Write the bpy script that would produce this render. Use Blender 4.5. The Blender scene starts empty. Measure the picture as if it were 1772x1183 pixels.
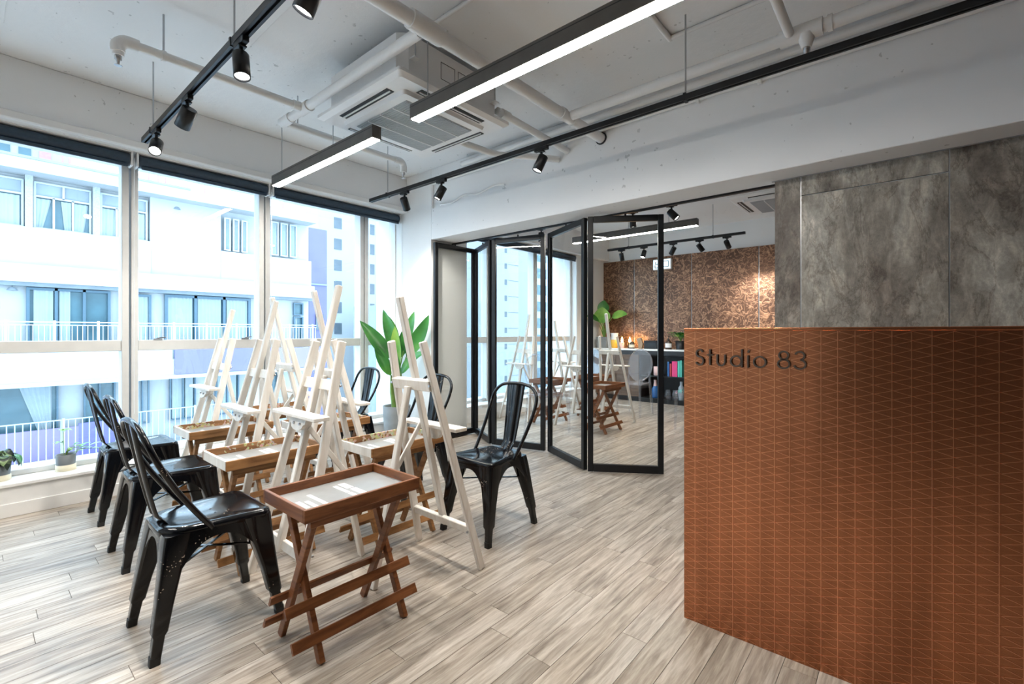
import bpy, bmesh, math, random
from mathutils import Vector, Matrix
from math import sin, cos, pi, radians
random.seed(7)
scene = bpy.context.scene
COL = scene.collection
# ------------------------------------------------------------------ camera
cam_d = bpy.data.cameras.new('camera'); cam = bpy.data.objects.new('camera', cam_d); COL.objects.link(cam)
cam_d.sensor_fit = 'HORIZONTAL'; cam_d.sensor_width = 36.0
cam_d.lens = 36.0*807.0/1772.0
cam_d.shift_y = -(591.5-576.0)/1772.0
cam_d.clip_start = 0.05; cam_d.clip_end = 500
cam.location = (0, 0, 1.17); cam.rotation_euler = (radians(90), 0, radians(40.5))
scene.camera = cam
# ------------------------------------------------------------------ sky and exposure
SKY = 3.9
LAMP = 80.0
SPOT = 34.0
w = bpy.data.worlds.new('overcast_sky'); scene.world = w; w.use_nodes = True
bg = w.node_tree.nodes['Background']; bg.inputs[0].default_value = (0.56, 0.79, 1.0, 1); bg.inputs[1].default_value = SKY
vs = scene.view_settings
vs.view_transform = 'Standard'; vs.look = 'None'; vs.gamma = 1.0; vs.use_curve_mapping = False
vs.exposure = 0.9
scene.cycles.transparent_max_bounces = 24
# ------------------------------------------------------------------ materials
MATS = {}
def lin(c):
    return tuple(((x/12.92) if x <= 0.04045 else ((x+0.055)/1.055)**2.4) for x in c)
class N:
    """small node helper"""
    def __init__(s, name):
        s.m = bpy.data.materials.new(name); s.m.use_nodes = True; s.t = s.m.node_tree
        s.p = s.t.nodes['Principled BSDF']; s.out = s.t.nodes['Material Output']; MATS[name] = s.m
    def n(s, typ, **kw):
        x = s.t.nodes.new(typ)
        for k, v in kw.items():
            if k.startswith('i_'):
                key = k[2:]; key = int(key) if key.isdigit() else key.replace('_', ' ')
                x.inputs[key].default_value = v
            else: setattr(x, k, v)
        return x
    def l(s, a, b): s.t.links.new(a, b)
    def coords(s, scale=(1,1,1), rnd=False, gen='Object'):
        tc = s.n('ShaderNodeTexCoord'); mp = s.n('ShaderNodeMapping'); mp.inputs['Scale'].default_value = scale
        if rnd:
            oi = s.n('ShaderNodeObjectInfo'); mul = s.n('ShaderNodeMath', operation='MULTIPLY', i_1=37.0); s.l(oi.outputs['Random'], mul.inputs[0])
            cb = s.n('ShaderNodeCombineXYZ'); s.l(mul.outputs[0], cb.inputs[0]); s.l(mul.outputs[0], cb.inputs[1]); s.l(mul.outputs[0], cb.inputs[2])
            ad = s.n('ShaderNodeVectorMath', operation='ADD'); s.l(tc.outputs[gen], ad.inputs[0]); s.l(cb.outputs[0], ad.inputs[1]); s.l(ad.outputs[0], mp.inputs[0])
        else: s.l(tc.outputs[gen], mp.inputs[0])
        return mp.outputs[0]
    def ramp(s, src, stops):
        r = s.n('ShaderNodeValToRGB'); e = r.color_ramp.elements
        while len(e) < len(stops): e.new(0.5)
        for i, (p, c) in enumerate(stops):
            e[i].position = p; e[i].color = (c[0], c[1], c[2], 1)
        s.l(src, r.inputs[0]); return r.outputs[0]
    def noise(s, vec, scale, detail=4, rough=0.5, dist=0.0):
        x = s.n('ShaderNodeTexNoise', i_Scale=scale, i_Detail=detail, i_Roughness=rough, i_Distortion=dist); s.l(vec, x.inputs['Vector']); return x.outputs['Fac']
    def mix(s, fac, a, b, mode='MIX'):
        x = s.n('ShaderNodeMix', data_type='RGBA', blend_type=mode)
        if isinstance(fac, float): x.inputs[0].default_value = fac
        else: s.l(fac, x.inputs[0])
        for i, v in ((6, a), (7, b)):
            if isinstance(v, tuple): x.inputs[i].default_value = (*v[:3], 1)
            else: s.l(v, x.inputs[i])
        return x.outputs[2]
    def bump(s, h, strength=0.3, dist=0.01):
        b = s.n('ShaderNodeBump', i_Strength=strength, i_Distance=dist); s.l(h, b.inputs['Height']); s.l(b.outputs[0], s.p.inputs['Normal'])
    def col(s, v):
        if isinstance(v, tuple): s.p.inputs['Base Color'].default_value = (*v[:3], 1)
        else: s.l(v, s.p.inputs['Base Color'])
    def set(s, rough=0.5, metal=0.0, spec=0.5, coat=0.0):
        s.p.inputs['Roughness'].default_value = rough; s.p.inputs['Metallic'].default_value = metal
        s.p.inputs['Specular IOR Level'].default_value = spec; s.p.inputs['Coat Weight'].default_value = coat
        return s
def plain(name, c, rough=0.5, metal=0.0, spec=0.5, var=0.05, scale=14.0, coat=0.0, bump=0.0):
    m = N(name).set(rough, metal, spec, coat); v = m.coords(); f = m.noise(v, scale, 3)
    c0 = tuple(x*(1-var) for x in c); c1 = tuple(min(1, x*(1+var)) for x in c)
    m.col(m.ramp(f, [(0.3, c0), (0.7, c1)]))
    if bump: m.bump(f, bump)
    return m.m
def plaster(name, c, pits=True, bump=0.12):
    m = N(name).set(0.75, 0, 0.25); v = m.coords()
    big = m.noise(v, 1.3, 3); base = m.ramp(big, [(0.3, tuple(x*0.95 for x in c)), (0.7, c)])
    if pits:
        p = m.noise(v, 26.0, 2, 0.4); z = m.noise(v, 1.7, 1)
        ad = m.n('ShaderNodeMath', operation='MULTIPLY_ADD', i_1=0.22, i_2=0.0); m.l(z, ad.inputs[0])
        sm = m.n('ShaderNodeMath', operation='ADD'); m.l(p, sm.inputs[0]); m.l(ad.outputs[0], sm.inputs[1])
        pr = m.ramp(sm.outputs[0], [(0.845, (0,0,0)), (0.865, (1,1,1))])
        base = m.mix(pr, base, tuple(x*0.68 for x in c))
    m.col(base); m.bump(m.noise(v, 9.0, 6, 0.6), bump, 0.02); return m.m
GRWALL = plain('grey_wall', (0.34, 0.33, 0.32), 0.6, var=0.05)
DKWALL = plain('charcoal_wall', (0.05, 0.045, 0.042), 0.6, var=0.1)
WHITE = plaster('white_painted_concrete', (0.85, 0.855, 0.86))
CEIL = plaster('ceiling_painted_concrete', (0.84, 0.845, 0.85), True, 0.25)
WALLW = plaster('white_wall_paint', (0.85, 0.85, 0.84), False, 0.04)
SILLM = plain('sill_white', (0.82, 0.81, 0.79), 0.45, var=0.02)
PIPE = plain('white_pipe_paint', (0.78, 0.775, 0.765), 0.45, var=0.03, scale=4)
ALU = plain('window_aluminium', (0.66, 0.655, 0.635), 0.4, 0.15, var=0.03)
CHROME = plain('steel', (0.45, 0.46, 0.48), 0.3, 0.9, var=0.05)
BLKMET = plain('black_powder_coat', (0.007, 0.008, 0.010), 0.36, 0.0, 0.35, var=0.2)
LAMPBODY = plain('dark_grey_lamp_body', (0.11, 0.10, 0.09), 0.4, 0.3, var=0.1)
NAVY = plain('navy_blind_fabric', (0.026, 0.048, 0.078), 0.42, var=0.15, scale=40)
SEAL = plain('grey_grille', (0.42, 0.44, 0.46), 0.5, var=0.03)
ACW = plain('ac_white', (0.80, 0.80, 0.80), 0.4, var=0.015)
DARK = plain('dark_slot', (0.012, 0.012, 0.014), 0.5, var=0.1)
def emis(name, c, s):
    m = N(name); m.col((0.8,0.8,0.8)); v = m.coords(); f = m.noise(v, 3.0, 1)
    m.l(m.ramp(f, [(0.0, tuple(x*0.97 for x in c)), (1.0, c)]), m.p.inputs['Emission Color']); m.p.inputs['Emission Strength'].default_value = s; return m.m
TUBE = emis('lamp_diffuser_glow', (1.0, 0.945, 0.865), LAMP)
LENS = emis('spot_lens_glow', (1.0, 0.95, 0.88), 40.0)
LENSOFF = emis('spot_lens_dim', (1.0, 0.95, 0.88), 3.0)
CANDLE = emis('candle_glow', (1.0, 0.55, 0.16), 40.0)
SIGNGLOW = emis('sign_glow', (0.62, 0.82, 0.95), 0.9)
def glass(name, tint=(1,1,1), ior=1.5, boost=1.0, rough=0.0, milky=0.0):
    m = N(name); m.t.nodes.remove(m.p)
    tr = m.n('ShaderNodeBsdfTransparent'); tr.inputs[0].default_value = (*tint, 1)
    gl = m.n('ShaderNodeBsdfGlossy'); gl.inputs['Roughness'].default_value = rough; gl.inputs['Color'].default_value = (1,1,1,1)
    fr = m.n('ShaderNodeFresnel', i_IOR=ior); mu = m.n('ShaderNodeMath', operation='MULTIPLY', use_clamp=True, i_1=boost); m.l(fr.outputs[0], mu.inputs[0])
    ge = m.n('ShaderNodeNewGeometry'); fb = m.n('ShaderNodeMath', operation='SUBTRACT', i_0=1.0); m.l(ge.outputs['Backfacing'], fb.inputs[1])
    mf = m.n('ShaderNodeMath', operation='MULTIPLY'); m.l(mu.outputs[0], mf.inputs[0]); m.l(fb.outputs[0], mf.inputs[1]); mu = mf
    mx = m.n('ShaderNodeMixShader'); m.l(mu.outputs[0], mx.inputs[0]); m.l(tr.outputs[0], mx.inputs[1]); m.l(gl.outputs[0], mx.inputs[2])
    last = mx
    if milky:
        df = m.n('ShaderNodeBsdfDiffuse'); df.inputs[0].default_value = (0.9,0.9,0.95,1)
        m2 = m.n('ShaderNodeMixShader'); m2.inputs[0].default_value = milky; m.l(mx.outputs[0], m2.inputs[1]); m.l(df.outputs[0], m2.inputs[2]); last = m2
    m.l(last.outputs[0], m.out.inputs[0]); return m.m
GLASS = glass('window_glass', (0.97, 0.985, 0.985), 1.45, 1.0)
DGLASS = glass('door_glass', (0.975, 0.985, 0.98), 1.45, 0.8)
ACRYL = glass('clear_acrylic', (0.93, 0.94, 0.96), 1.49, 1.35, 0.02, 0.05)
# vinyl plank floor
def floor_mat():
    m = N('grey_oak_plank').set(0.36, 0, 0.45); v = m.coords((11.0, 0.8, 1), rnd=True)
    g1 = m.noise(v, 3.2, 8, 0.62, 0.6); g2 = m.noise(v, 9.0, 6, 0.65)
    v2 = m.coords((1.6, 0.5, 1), rnd=True); g3 = m.noise(v2, 2.2, 3)
    c = m.ramp(g1, [(0.30, (0.22, 0.185, 0.155)), (0.46, (0.43, 0.37, 0.31)), (0.60, (0.60, 0.545, 0.48)), (0.78, (0.75, 0.70, 0.635))])
    d = m.ramp(g2, [(0.36, (0.72, 0.70, 0.68)), (0.52, (1, 1, 1))])
    c = m.mix(0.75, c, d, 'MULTIPLY')
    oi = m.n('ShaderNodeObjectInfo'); t = m.ramp(oi.outputs['Random'], [(0.0, (0.78, 0.76, 0.74)), (0.35, (0.93, 0.92, 0.90)), (0.7, (1.0, 1.0, 1.0)), (1.0, (0.90, 0.86, 0.80))])
    c = m.mix(1.0, c, t, 'MULTIPLY')
    e = m.ramp(g3, [(0.35, (0.86, 0.85, 0.84)), (0.65, (1.04, 1.03, 1.02))]); c = m.mix(1.0, c, e, 'MULTIPLY')
    vk = m.n('ShaderNodeTexVoronoi', i_Scale=1.0); m.l(m.coords((9.0, 3.2, 1), rnd=True), vk.inputs['Vector'])
    c = m.mix(1.0, c, m.ramp(vk.outputs['Distance'], [(0.03, (0.55, 0.50, 0.46)), (0.085, (0.85, 0.83, 0.81)), (0.13, (1, 1, 1))]), 'MULTIPLY')
    m.col(c); m.bump(g2, 0.08, 0.004); return m.m
PLANK = floor_mat()
JOINT = plain('plank_joint', (0.22, 0.19, 0.165), 0.7)
def wood(name, dark, light, rough=0.45, axis=(3, 3, 26), splat=0.0):
    m = N(name).set(rough, 0, 0.4); v = m.coords(axis, rnd=True)
    g = m.noise(v, 1.4, 6, 0.6, 0.8); c = m.ramp(g, [(0.32, dark), (0.68, light)])
    if splat:
        v2 = m.coords((1,1,1), rnd=True); k = m.noise(v2, 60.0, 1, 0.3); k2 = m.noise(v2, 7.0, 1)
        vo = m.n('ShaderNodeTexVoronoi', i_Scale=70.0); m.l(v2, vo.inputs['Vector'])
        sm = m.n('ShaderNodeMath', operation='MULTIPLY'); m.l(k, sm.inputs[0]); m.l(k2, sm.inputs[1])
        f = m.ramp(sm.outputs[0], [(0.36-splat, (0,0,0)), (0.38-splat, (1,1,1))])
        pc = m.mix(0.75, vo.outputs['Color'], (0.55, 0.42, 0.25))
        c = m.mix(f, c, pc)
    m.col(c); m.bump(g, 0.1, 0.003); return m.m
TWOOD = wood('reddish_tray_wood', (0.13, 0.042, 0.014), (0.30, 0.115, 0.042), 0.4)
TWOODG = wood('golden_tray_wood', (0.20, 0.085, 0.026), (0.42, 0.21, 0.08), 0.45)
TWOODP = wood('paint_splattered_tray_wood', (0.17, 0.075, 0.028), (0.38, 0.19, 0.08), 0.5, (3,3,26), 0.10)
TRAYG = plain('grey_tray_board', (0.30, 0.31, 0.31), 0.3, 0, 0.5, var=0.06, scale=20)
PRINT = plain('white_print', (0.85, 0.85, 0.84), 0.5, var=0.01)
EASEL = wood('whitewashed_easel_wood', (0.76, 0.70, 0.62), (0.88, 0.855, 0.81), 0.55, (18,18,2.5), 0.0)
def chair_black():
    m = N('black_gloss_paint').set(0.13, 0, 0.42, 0.0); v = m.coords(rnd=True)
    a = m.noise(v, 150.0, 1, 0.2); b = m.noise(v, 8.0, 2)
    mu = m.n('ShaderNodeMath', operation='MULTIPLY'); m.l(a, mu.inputs[0]); m.l(b, mu.inputs[1])
    f = m.ramp(mu.outputs[0], [(0.475, (0,0,0)), (0.49, (1,1,1))])
    m.col(m.mix(f, (0.0035, 0.004, 0.0055), (0.45, 0.36, 0.28))); m.bump(m.noise(v, 14.0, 2), 0.04, 0.01); return m.m
CHBLK = chair_black()
RUBBER = plain('black_rubber', (0.01, 0.01, 0.01), 0.6)
def marble():
    m = N('grey_marble_tile').set(0.42, 0, 0.4); v = m.coords((1, 1, 1), rnd=True)
    mp = m.n('ShaderNodeMapping'); mp.inputs['Rotation'].default_value = (0, radians(-38), 0); mp.inputs['Scale'].default_value = (2.0, 1, 0.75); m.l(v, mp.inputs[0])
    a = m.noise(mp.outputs[0], 1.5, 6, 0.55, 0.4); fine = m.noise(mp.outputs[0], 7.0, 12, 0.74, 0.5); grit = m.noise(v, 60.0, 4, 0.7)
    st = m.noise(mp.outputs[0], 2.6, 10, 0.68, 0.5)
    rid = m.n('ShaderNodeMath', operation='SUBTRACT', i_1=0.5); m.l(st, rid.inputs[0]); ab = m.n('ShaderNodeMath', operation='ABSOLUTE'); m.l(rid.outputs[0], ab.inputs[0])
    vein = m.ramp(ab.outputs[0], [(0.0, (0.55, 0.51, 0.48)), (0.022, (1, 1, 1))])
    c = m.ramp(a, [(0.34, (0.135, 0.108, 0.088)), (0.5, (0.28, 0.25, 0.212)), (0.66, (0.48, 0.45, 0.395))])
    fc = m.ramp(fine, [(0.32, (0.55, 0.54, 0.53)), (0.50, (0.95, 0.95, 0.95)), (0.64, (1.45, 1.43, 1.40))]); gc = m.ramp(grit, [(0.3, (0.85, 0.85, 0.85)), (0.7, (1.15, 1.15, 1.15))])
    c = m.mix(1.0, c, fc, 'MULTIPLY'); c = m.mix(0.8, c, vein, 'MULTIPLY'); c = m.mix(1.0, c, gc, 'MULTIPLY'); m.col(c); m.bump(fine, 0.2, 0.006); return m.m
MARBLE = marble()
def copper_swirl():
    m = N('swirled_copper_panel').set(0.38, 0.55, 0.5); v = m.coords((1,1,1), rnd=True)
    d = m.n('ShaderNodeTexNoise', i_Scale=5.0, i_Detail=2.0); m.l(v, d.inputs['Vector'])
    ad = m.n('ShaderNodeVectorMath', operation='MULTIPLY_ADD'); m.l(d.outputs['Color'], ad.inputs[0]); ad.inputs[1].default_value = (0.55,0.55,0.55); m.l(v, ad.inputs[2])
    wv = m.n('ShaderNodeTexWave', wave_type='RINGS', i_Scale=4.2, i_Distortion=11.0, i_Detail=2.0); wv.inputs['Detail Scale'].default_value = 2.2; m.l(ad.outputs[0], wv.inputs['Vector'])
    vo = m.n('ShaderNodeTexVoronoi', feature='DISTANCE_TO_EDGE', i_Scale=5.5); m.l(ad.outputs[0], vo.inputs['Vector'])
    ln = m.ramp(wv.outputs['Fac'], [(0.62, (0,0,0)), (0.98, (1,1,1))]); ed = m.ramp(vo.outputs['Distance'], [(0.0, (1,1,1)), (0.07, (0,0,0))])
    f = m.mix(0.45, ln, ed); big = m.noise(v, 1.6, 3)
    c = m.mix(f, m.ramp(big, [(0.3, (0.085, 0.045, 0.030)), (0.7, (0.175, 0.088, 0.052))]), (0.52, 0.29, 0.17))
    m.col(c); m.bump(f, 0.2, 0.01); return m.m
COPPER = copper_swirl()
def counter_mat(name, c, rough):
    m = N(name).set(rough, 0.92, 0.5); v = m.coords((20, 1, 1)); f = m.noise(v, 1.0, 3); v2 = m.coords((1, 1, 120)); g = m.noise(v2, 2.0, 3)
    k = m.mix(0.5, m.ramp(f, [(0.3, (0.75,0.75,0.75)), (0.7, (1.15,1.15,1.15))]), m.ramp(g, [(0.3, (0.8,0.8,0.8)), (0.7, (1.15,1.15,1.15))]))
    tg = m.n('ShaderNodeTangent', direction_type='RADIAL', axis='Z'); m.l(tg.outputs[0], m.p.inputs['Tangent']); m.p.inputs['Anisotropic'].default_value = 0.75; m.p.inputs['Anisotropic Rotation'].default_value = 0.25
    m.col(m.mix(1.0, tuple(c), k, 'MULTIPLY')); return m.m
CNTR = counter_mat('brushed_copper_laminate', (0.43, 0.175, 0.086), 0.25)
CLINE = counter_mat('bright_copper_line', (0.78, 0.36, 0.19), 0.27)
LETTER = plain('bronze_letter', (0.11, 0.085, 0.068), 0.35, 0.6, var=0.1)
LEAFG = N('green_leaf').set(0.32, 0, 0.5); _v = LEAFG.coords((1,1,1), rnd=True); LEAFG.col(LEAFG.ramp(LEAFG.noise(_v, 4.0, 4), [(0.3, (0.018, 0.10, 0.022)), (0.55, (0.045, 0.22, 0.04)), (0.8, (0.16, 0.36, 0.05))])); LEAFG = LEAFG.m
LEAFL = N('light_green_leaf').set(0.35, 0, 0.5); _v = LEAFL.coords((1,1,1), rnd=True); LEAFL.col(LEAFL.ramp(LEAFL.noise(_v, 6.0, 3), [(0.3, (0.10, 0.30, 0.04)), (0.7, (0.32, 0.52, 0.09))])); LEAFL = LEAFL.m
LEAFD = N('dark_patterned_leaf').set(0.35, 0, 0.5); _v = LEAFD.coords((60,6,6)); LEAFD.col(LEAFD.ramp(LEAFD.noise(_v, 1.5, 2), [(0.45, (0.012, 0.025, 0.015)), (0.6, (0.20, 0.30, 0.12))])); LEAFD = LEAFD.m
STEM = plain('plant_stem', (0.16, 0.28, 0.06), 0.5, var=0.25)
SOIL = plain('soil', (0.03, 0.02, 0.015), 0.9, var=0.3, scale=60)
POTG = plain('grey_concrete_pot', (0.20, 0.215, 0.22), 0.6, var=0.15, scale=9)
POTD = plain('slate_pot', (0.16, 0.175, 0.185), 0.55, var=0.06)
CREAM = plain('cream_base', (0.74, 0.68, 0.52), 0.5, var=0.04)
YELLOW = plain('amber_glaze', (0.85, 0.48, 0.06), 0.3, var=0.05)
WHITEG = plain('white_glaze', (0.82, 0.82, 0.80), 0.3, var=0.02)
BLACKM = plain('black_melamine', (0.010, 0.011, 0.013), 0.45, var=0.15)
DWOOD = wood('dark_brown_board', (0.075, 0.048, 0.034), (0.17, 0.115, 0.08), 0.5, (2, 2, 22))
PINK = plain('pink_cover', (0.75, 0.06, 0.22), 0.5, var=0.05)
TEAL = plain('teal_cover', (0.10, 0.52, 0.42), 0.5, var=0.05)
REDB = plain('red_cover', (0.42, 0.05, 0.06), 0.5, var=0.05)
BLUEB = plain('blue_bottle_glass', (0.03, 0.12, 0.32), 0.2, var=0.1)
ROSE = plain('pale_pink_ceramic', (0.72, 0.50, 0.48), 0.5, var=0.05)
AMBERJ = plain('brown_jar', (0.05, 0.03, 0.02), 0.3, var=0.1)
TAN = plain('tan_wood', (0.32, 0.22, 0.14), 0.6, var=0.1)
# outdoors
FAC = plain('white_render', (0.35, 0.36, 0.37), 0.8, var=0.04, scale=1.5)
FACT = plain('white_mosaic_pillar', (0.30, 0.315, 0.33), 0.7, var=0.15, scale=30)
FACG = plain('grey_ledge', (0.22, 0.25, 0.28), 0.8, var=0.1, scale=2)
WFRAME = plain('white_window_frame', (0.36, 0.39, 0.41), 0.5, var=0.02)
BFRAME = plain('blue_grey_window_frame', (0.06, 0.11, 0.15), 0.4, var=0.05)
ODARK = plain('shaded_room_glass', (0.055, 0.11, 0.135), 0.2, var=0.25, scale=1.5)
CURT = plain('pale_curtain', (0.27, 0.31, 0.33), 0.8, var=0.05, scale=3)
LAV = plain('lavender_paint', (0.135, 0.125, 0.31), 0.7, var=0.06, scale=1.5)
LILAC = plain('lilac_paint', (0.21, 0.17, 0.29), 0.7, var=0.08, scale=1.0)
RAILW = plain('white_railing', (0.45, 0.47, 0.49), 0.5, var=0.03)
RAILB = plain('blue_grey_railing', (0.30, 0.36, 0.40), 0.5, var=0.05)
REDP = plain('red_scaffold', (0.42, 0.20, 0.20), 0.6, var=0.1)
TOWER = plain('pale_tower_render', (0.32, 0.335, 0.35), 0.8, var=0.03, scale=0.3)
TWIN = plain('tower_window', (0.08, 0.10, 0.12), 0.4, var=0.15, scale=0.5)
ROAD = plain('road', (0.30, 0.30, 0.31), 0.9, var=0.1, scale=0.5)
# ------------------------------------------------------------------ mesh builder
class G:
    def __init__(s): s.v = []; s.f = []; s.sm = []
    def add(s, vs, fs, smooth=False):
        o = len(s.v); s.v += [tuple(p) for p in vs]; s.f += [tuple(i+o for i in f) for f in fs]; s.sm += [smooth]*len(fs); return s
    def box(s, x0, x1, y0, y1, z0, z1):
        return s.add([(x0,y0,z0),(x1,y0,z0),(x1,y1,z0),(x0,y1,z0),(x0,y0,z1),(x1,y0,z1),(x1,y1,z1),(x0,y1,z1)],
              [(0,3,2,1),(4,5,6,7),(0,1,5,4),(1,2,6,5),(2,3,7,6),(3,0,4,7)])
    def bar(s, p, q, w, h, up=(0,0,1), w2=None, h2=None):
        p = Vector(p); q = Vector(q); d = (q-p).normalized(); u = Vector(up)
        if abs(d.dot(u)) > 0.99: u = Vector((0,1,0))
        r = d.cross(u).normalized(); u = r.cross(d).normalized(); w2 = w if w2 is None else w2; h2 = h if h2 is None else h2
        A = [p + r*a*w/2 + u*b*h/2 for a, b in ((-1,-1),(1,-1),(1,1),(-1,1))]; B = [q + r*a*w2/2 + u*b*h2/2 for a, b in ((-1,-1),(1,-1),(1,1),(-1,1))]
        return s.add(A+B, [(3,2,1,0),(4,5,6,7),(0,1,5,4),(1,2,6,5),(2,3,7,6),(3,0,4,7)])
    def loft(s, rings, cap=True, smooth=True, closed=True):
        n = len(rings[0]); vs = [p for r in rings for p in r]; fs = []
        for k in range(len(rings)-1):
            for i in range(n if closed else n-1):
                j = (i+1) % n; fs.append((k*n+i, k*n+j, (k+1)*n+j, (k+1)*n+i))
        s.add(vs, fs, smooth)
        if cap and closed:
            s.add(rings[0], [tuple(range(n))[::-1]], False); s.add(rings[-1], [tuple(range(n))], False)
        return s
    def tube(s, path, r, n=8, cap=True):
        P = [Vector(p) for p in path]; rings = []; prev = None
        for i, p in enumerate(P):
            d = (P[min(i+1, len(P)-1)] - P[max(i-1, 0)]).normalized()
            if prev is None:
                a = Vector((0,0,1)) if abs(d.z) < 0.9 else Vector((1,0,0)); u = d.cross(a).normalized()
            else: u = (prev - d*prev.dot(d)).normalized()
            prev = u; b = d.cross(u); rr = r[i] if isinstance(r, (list, tuple)) else r
            rings.append([p + (u*cos(2*pi*k/n) + b*sin(2*pi*k/n))*rr for k in range(n)])
        return s.loft(rings, cap)
    def lathe(s, prof, n=20, c=(0,0,0), cap=True):
        rings = [[(c[0]+r*cos(2*pi*k/n), c[1]+r*sin(2*pi*k/n), c[2]+z) for k in range(n)] for r, z in prof]
        return s.loft(rings, cap)
    def cyl(s, p, q, r, n=12): return s.tube([p, q], r, n)
    def plate(s, poly, o, u, v, nrm, t):
        """extrude a 2D polygon (in u,v from o) by t along nrm"""
        o = Vector(o); u = Vector(u); v = Vector(v); nr = Vector(nrm)
        A = [o + u*a + v*b for a, b in poly]; B = [p + nr*t for p in A]; n = len(poly)
        return s.add(A+B, [tuple(range(n))[::-1], tuple(range(n, 2*n))] + [(i, (i+1)%n, n+(i+1)%n, n+i) for i in range(n)])
    def ribbon(s, path, wd, o, u, v, nrm, t):
        """flat stroke of width wd along a 2D path, extruded by t"""
        o = Vector(o); u = Vector(u); v = Vector(v); nr = Vector(nrm); m = len(path)
        closed = (abs(path[0][0]-path[-1][0]) + abs(path[0][1]-path[-1][1])) < 1e-6; L = []; R = []
        for i in range(m):
            a = path[(i-1) % (m-1)] if closed else path[max(i-1, 0)]; b = path[(i+1) % (m-1)] if closed else path[min(i+1, m-1)]
            dx, dy = b[0]-a[0], b[1]-a[1]; k = math.hypot(dx, dy) or 1; nx, ny = -dy/k*wd/2, dx/k*wd/2
            L.append((path[i][0]+nx, path[i][1]+ny)); R.append((path[i][0]-nx, path[i][1]-ny))
        def W(p, h): return o + u*p[0] + v*p[1] + nr*h
        rings = [[W(L[i], 0), W(R[i], 0), W(R[i], t), W(L[i], t)] for i in range(m)]
        return s.loft(rings, not closed, False)
    def mesh(s, name, bevel=0.0, seg=1):
        me = bpy.data.meshes.new(name); me.from_pydata(s.v, [], s.f); bm = bmesh.new(); bm.from_mesh(me)
        for f, k in zip(bm.faces, s.sm): f.smooth = k
        bmesh.ops.recalc_face_normals(bm, faces=bm.faces)
        if bevel:
            bmesh.ops.bevel(bm, geom=[e for e in bm.edges if len(e.link_faces) == 2 and e.calc_face_angle(0) > 0.6], offset=bevel, segments=seg, profile=0.5, affect='EDGES', clamp_overlap=True)
        bm.to_mesh(me); bm.free(); return me
def crom(pts, k=6):
    P = [Vector(p) for p in pts]; out = []
    for i in range(len(P)-1):
        a, b, c, d = P[max(i-1,0)], P[i], P[i+1], P[min(i+2, len(P)-1)]
        for j in range(k):
            t = j/k; out.append(0.5*((2*b) + (c-a)*t + (2*a-5*b+4*c-d)*t*t + (3*b-a-3*c+d)*t**3))
    return out + [P[-1]]
def add(name, me, mat, parent=None, loc=(0,0,0), rot=(0,0,0), label=None):
    o = bpy.data.objects.new(name, me); COL.objects.link(o)
    if mat is not None and not me.materials: me.materials.append(mat)
    o.location = loc; o.rotation_euler = rot
    if parent: o.parent = parent
    if label: o['label'] = label
    return o
def part(name, g, mat, parent=None, bevel=0.0, label=None, loc=(0,0,0), rot=(0,0,0)):
    return add(name, g.mesh(name, bevel), mat, parent, loc, rot, label)
def tag(o, label, cat, group=None, kind=None):
    o['label'] = label
    if cat: o['category'] = cat
    if group: o['group'] = group
    if kind: o['kind'] = kind
    return o
def thing(name, label, cat, loc=(0,0,0), rz=0.0, group=None):
    o = bpy.data.objects.new(name, None); COL.objects.link(o); o.empty_display_size = 0.1
    o.location = loc; o.rotation_euler = (0, 0, rz); return tag(o, label, cat, group)
def struct(name, label, g=None, mat=None, loc=(0,0,0), bevel=0.0):
    if g is None:
        o = bpy.data.objects.new(name, None); COL.objects.link(o); o.location = loc
    else: o = part(name, g, mat, None, bevel, loc=loc)
    o['label'] = label; o['kind'] = 'structure'; return o
def copy_tree(root, loc, rz, label, group=None):
    def cp(o, par):
        c = o.copy(); COL.objects.link(c); c.parent = par
        for ch in list(o.children): cp(ch, c)
        return c
    r = cp(root, None); r.location = loc; r.rotation_euler = (0, 0, rz); r['label'] = label
    if group: r['group'] = group
    return r
def box(x0, x1, y0, y1, z0, z1): return G().box(x0, x1, y0, y1, z0, z1)
# ================================================================== THE SETTING
CZ = 2.93
XW = -4.62                      # glass plane
# floor: slab and planks running along the windows
fl = struct('floor', 'grey oak vinyl plank floor of the studio', box(-4.36, 3.2, -2.8, 7.9, -0.15, -0.006), JOINT)
PW, PL = 0.103, 0.915
cache = {}
def plank_mesh(wd, ln):
    k = (round(wd, 3), round(ln, 3))
    if k not in cache: cache[k] = box(-wd/2+0.0009, wd/2-0.0009, -ln/2+0.0009, ln/2-0.0009, -0.006, 0.0).mesh('plank')
    return cache[k]
rest = G(); cand = []
ncol = int(7.56/PW)+1
for c in range(ncol):
    x0 = -4.36 + c*PW; x1 = min(x0+PW, 3.2)
    if x1-x0 < 0.02: continue
    off = -2.8 - PL*((c*0.382 + 0.13*((c*7) % 3)) % 1.0); y = off
    while y < 7.9:
        a, b = max(y, -2.8), min(y+PL, 7.9); y += PL
        if b-a < 0.03: continue
        xm, ym = (x0+x1)/2, (a+b)/2; dep = 0.6494*(-xm) + 0.7604*ym
        vis = dep > 0.9 and not (xm > -0.6 and ym > 1.9) and xm < 0.6 and not (xm > -1.3 and ym > 3.6) and not (ym > 7.45)
        cand.append((dep, vis, xm, ym, x1-x0, b-a))
cand.sort(key=lambda q: (not q[1], q[0]))
for i, (dep, vis, xm, ym, wd, ln) in enumerate(cand):
    if vis and i < 300: add('plank', plank_mesh(wd, ln), PLANK, fl, (xm, ym, 0))
    else: rest.box(xm-wd/2+0.0009, xm+wd/2-0.0009, ym-ln/2+0.0009, ym+ln/2-0.0009, -0.006, 0.0)
o = part('plank_field', rest, PLANK, fl); o['kind'] = 'stuff'
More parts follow.
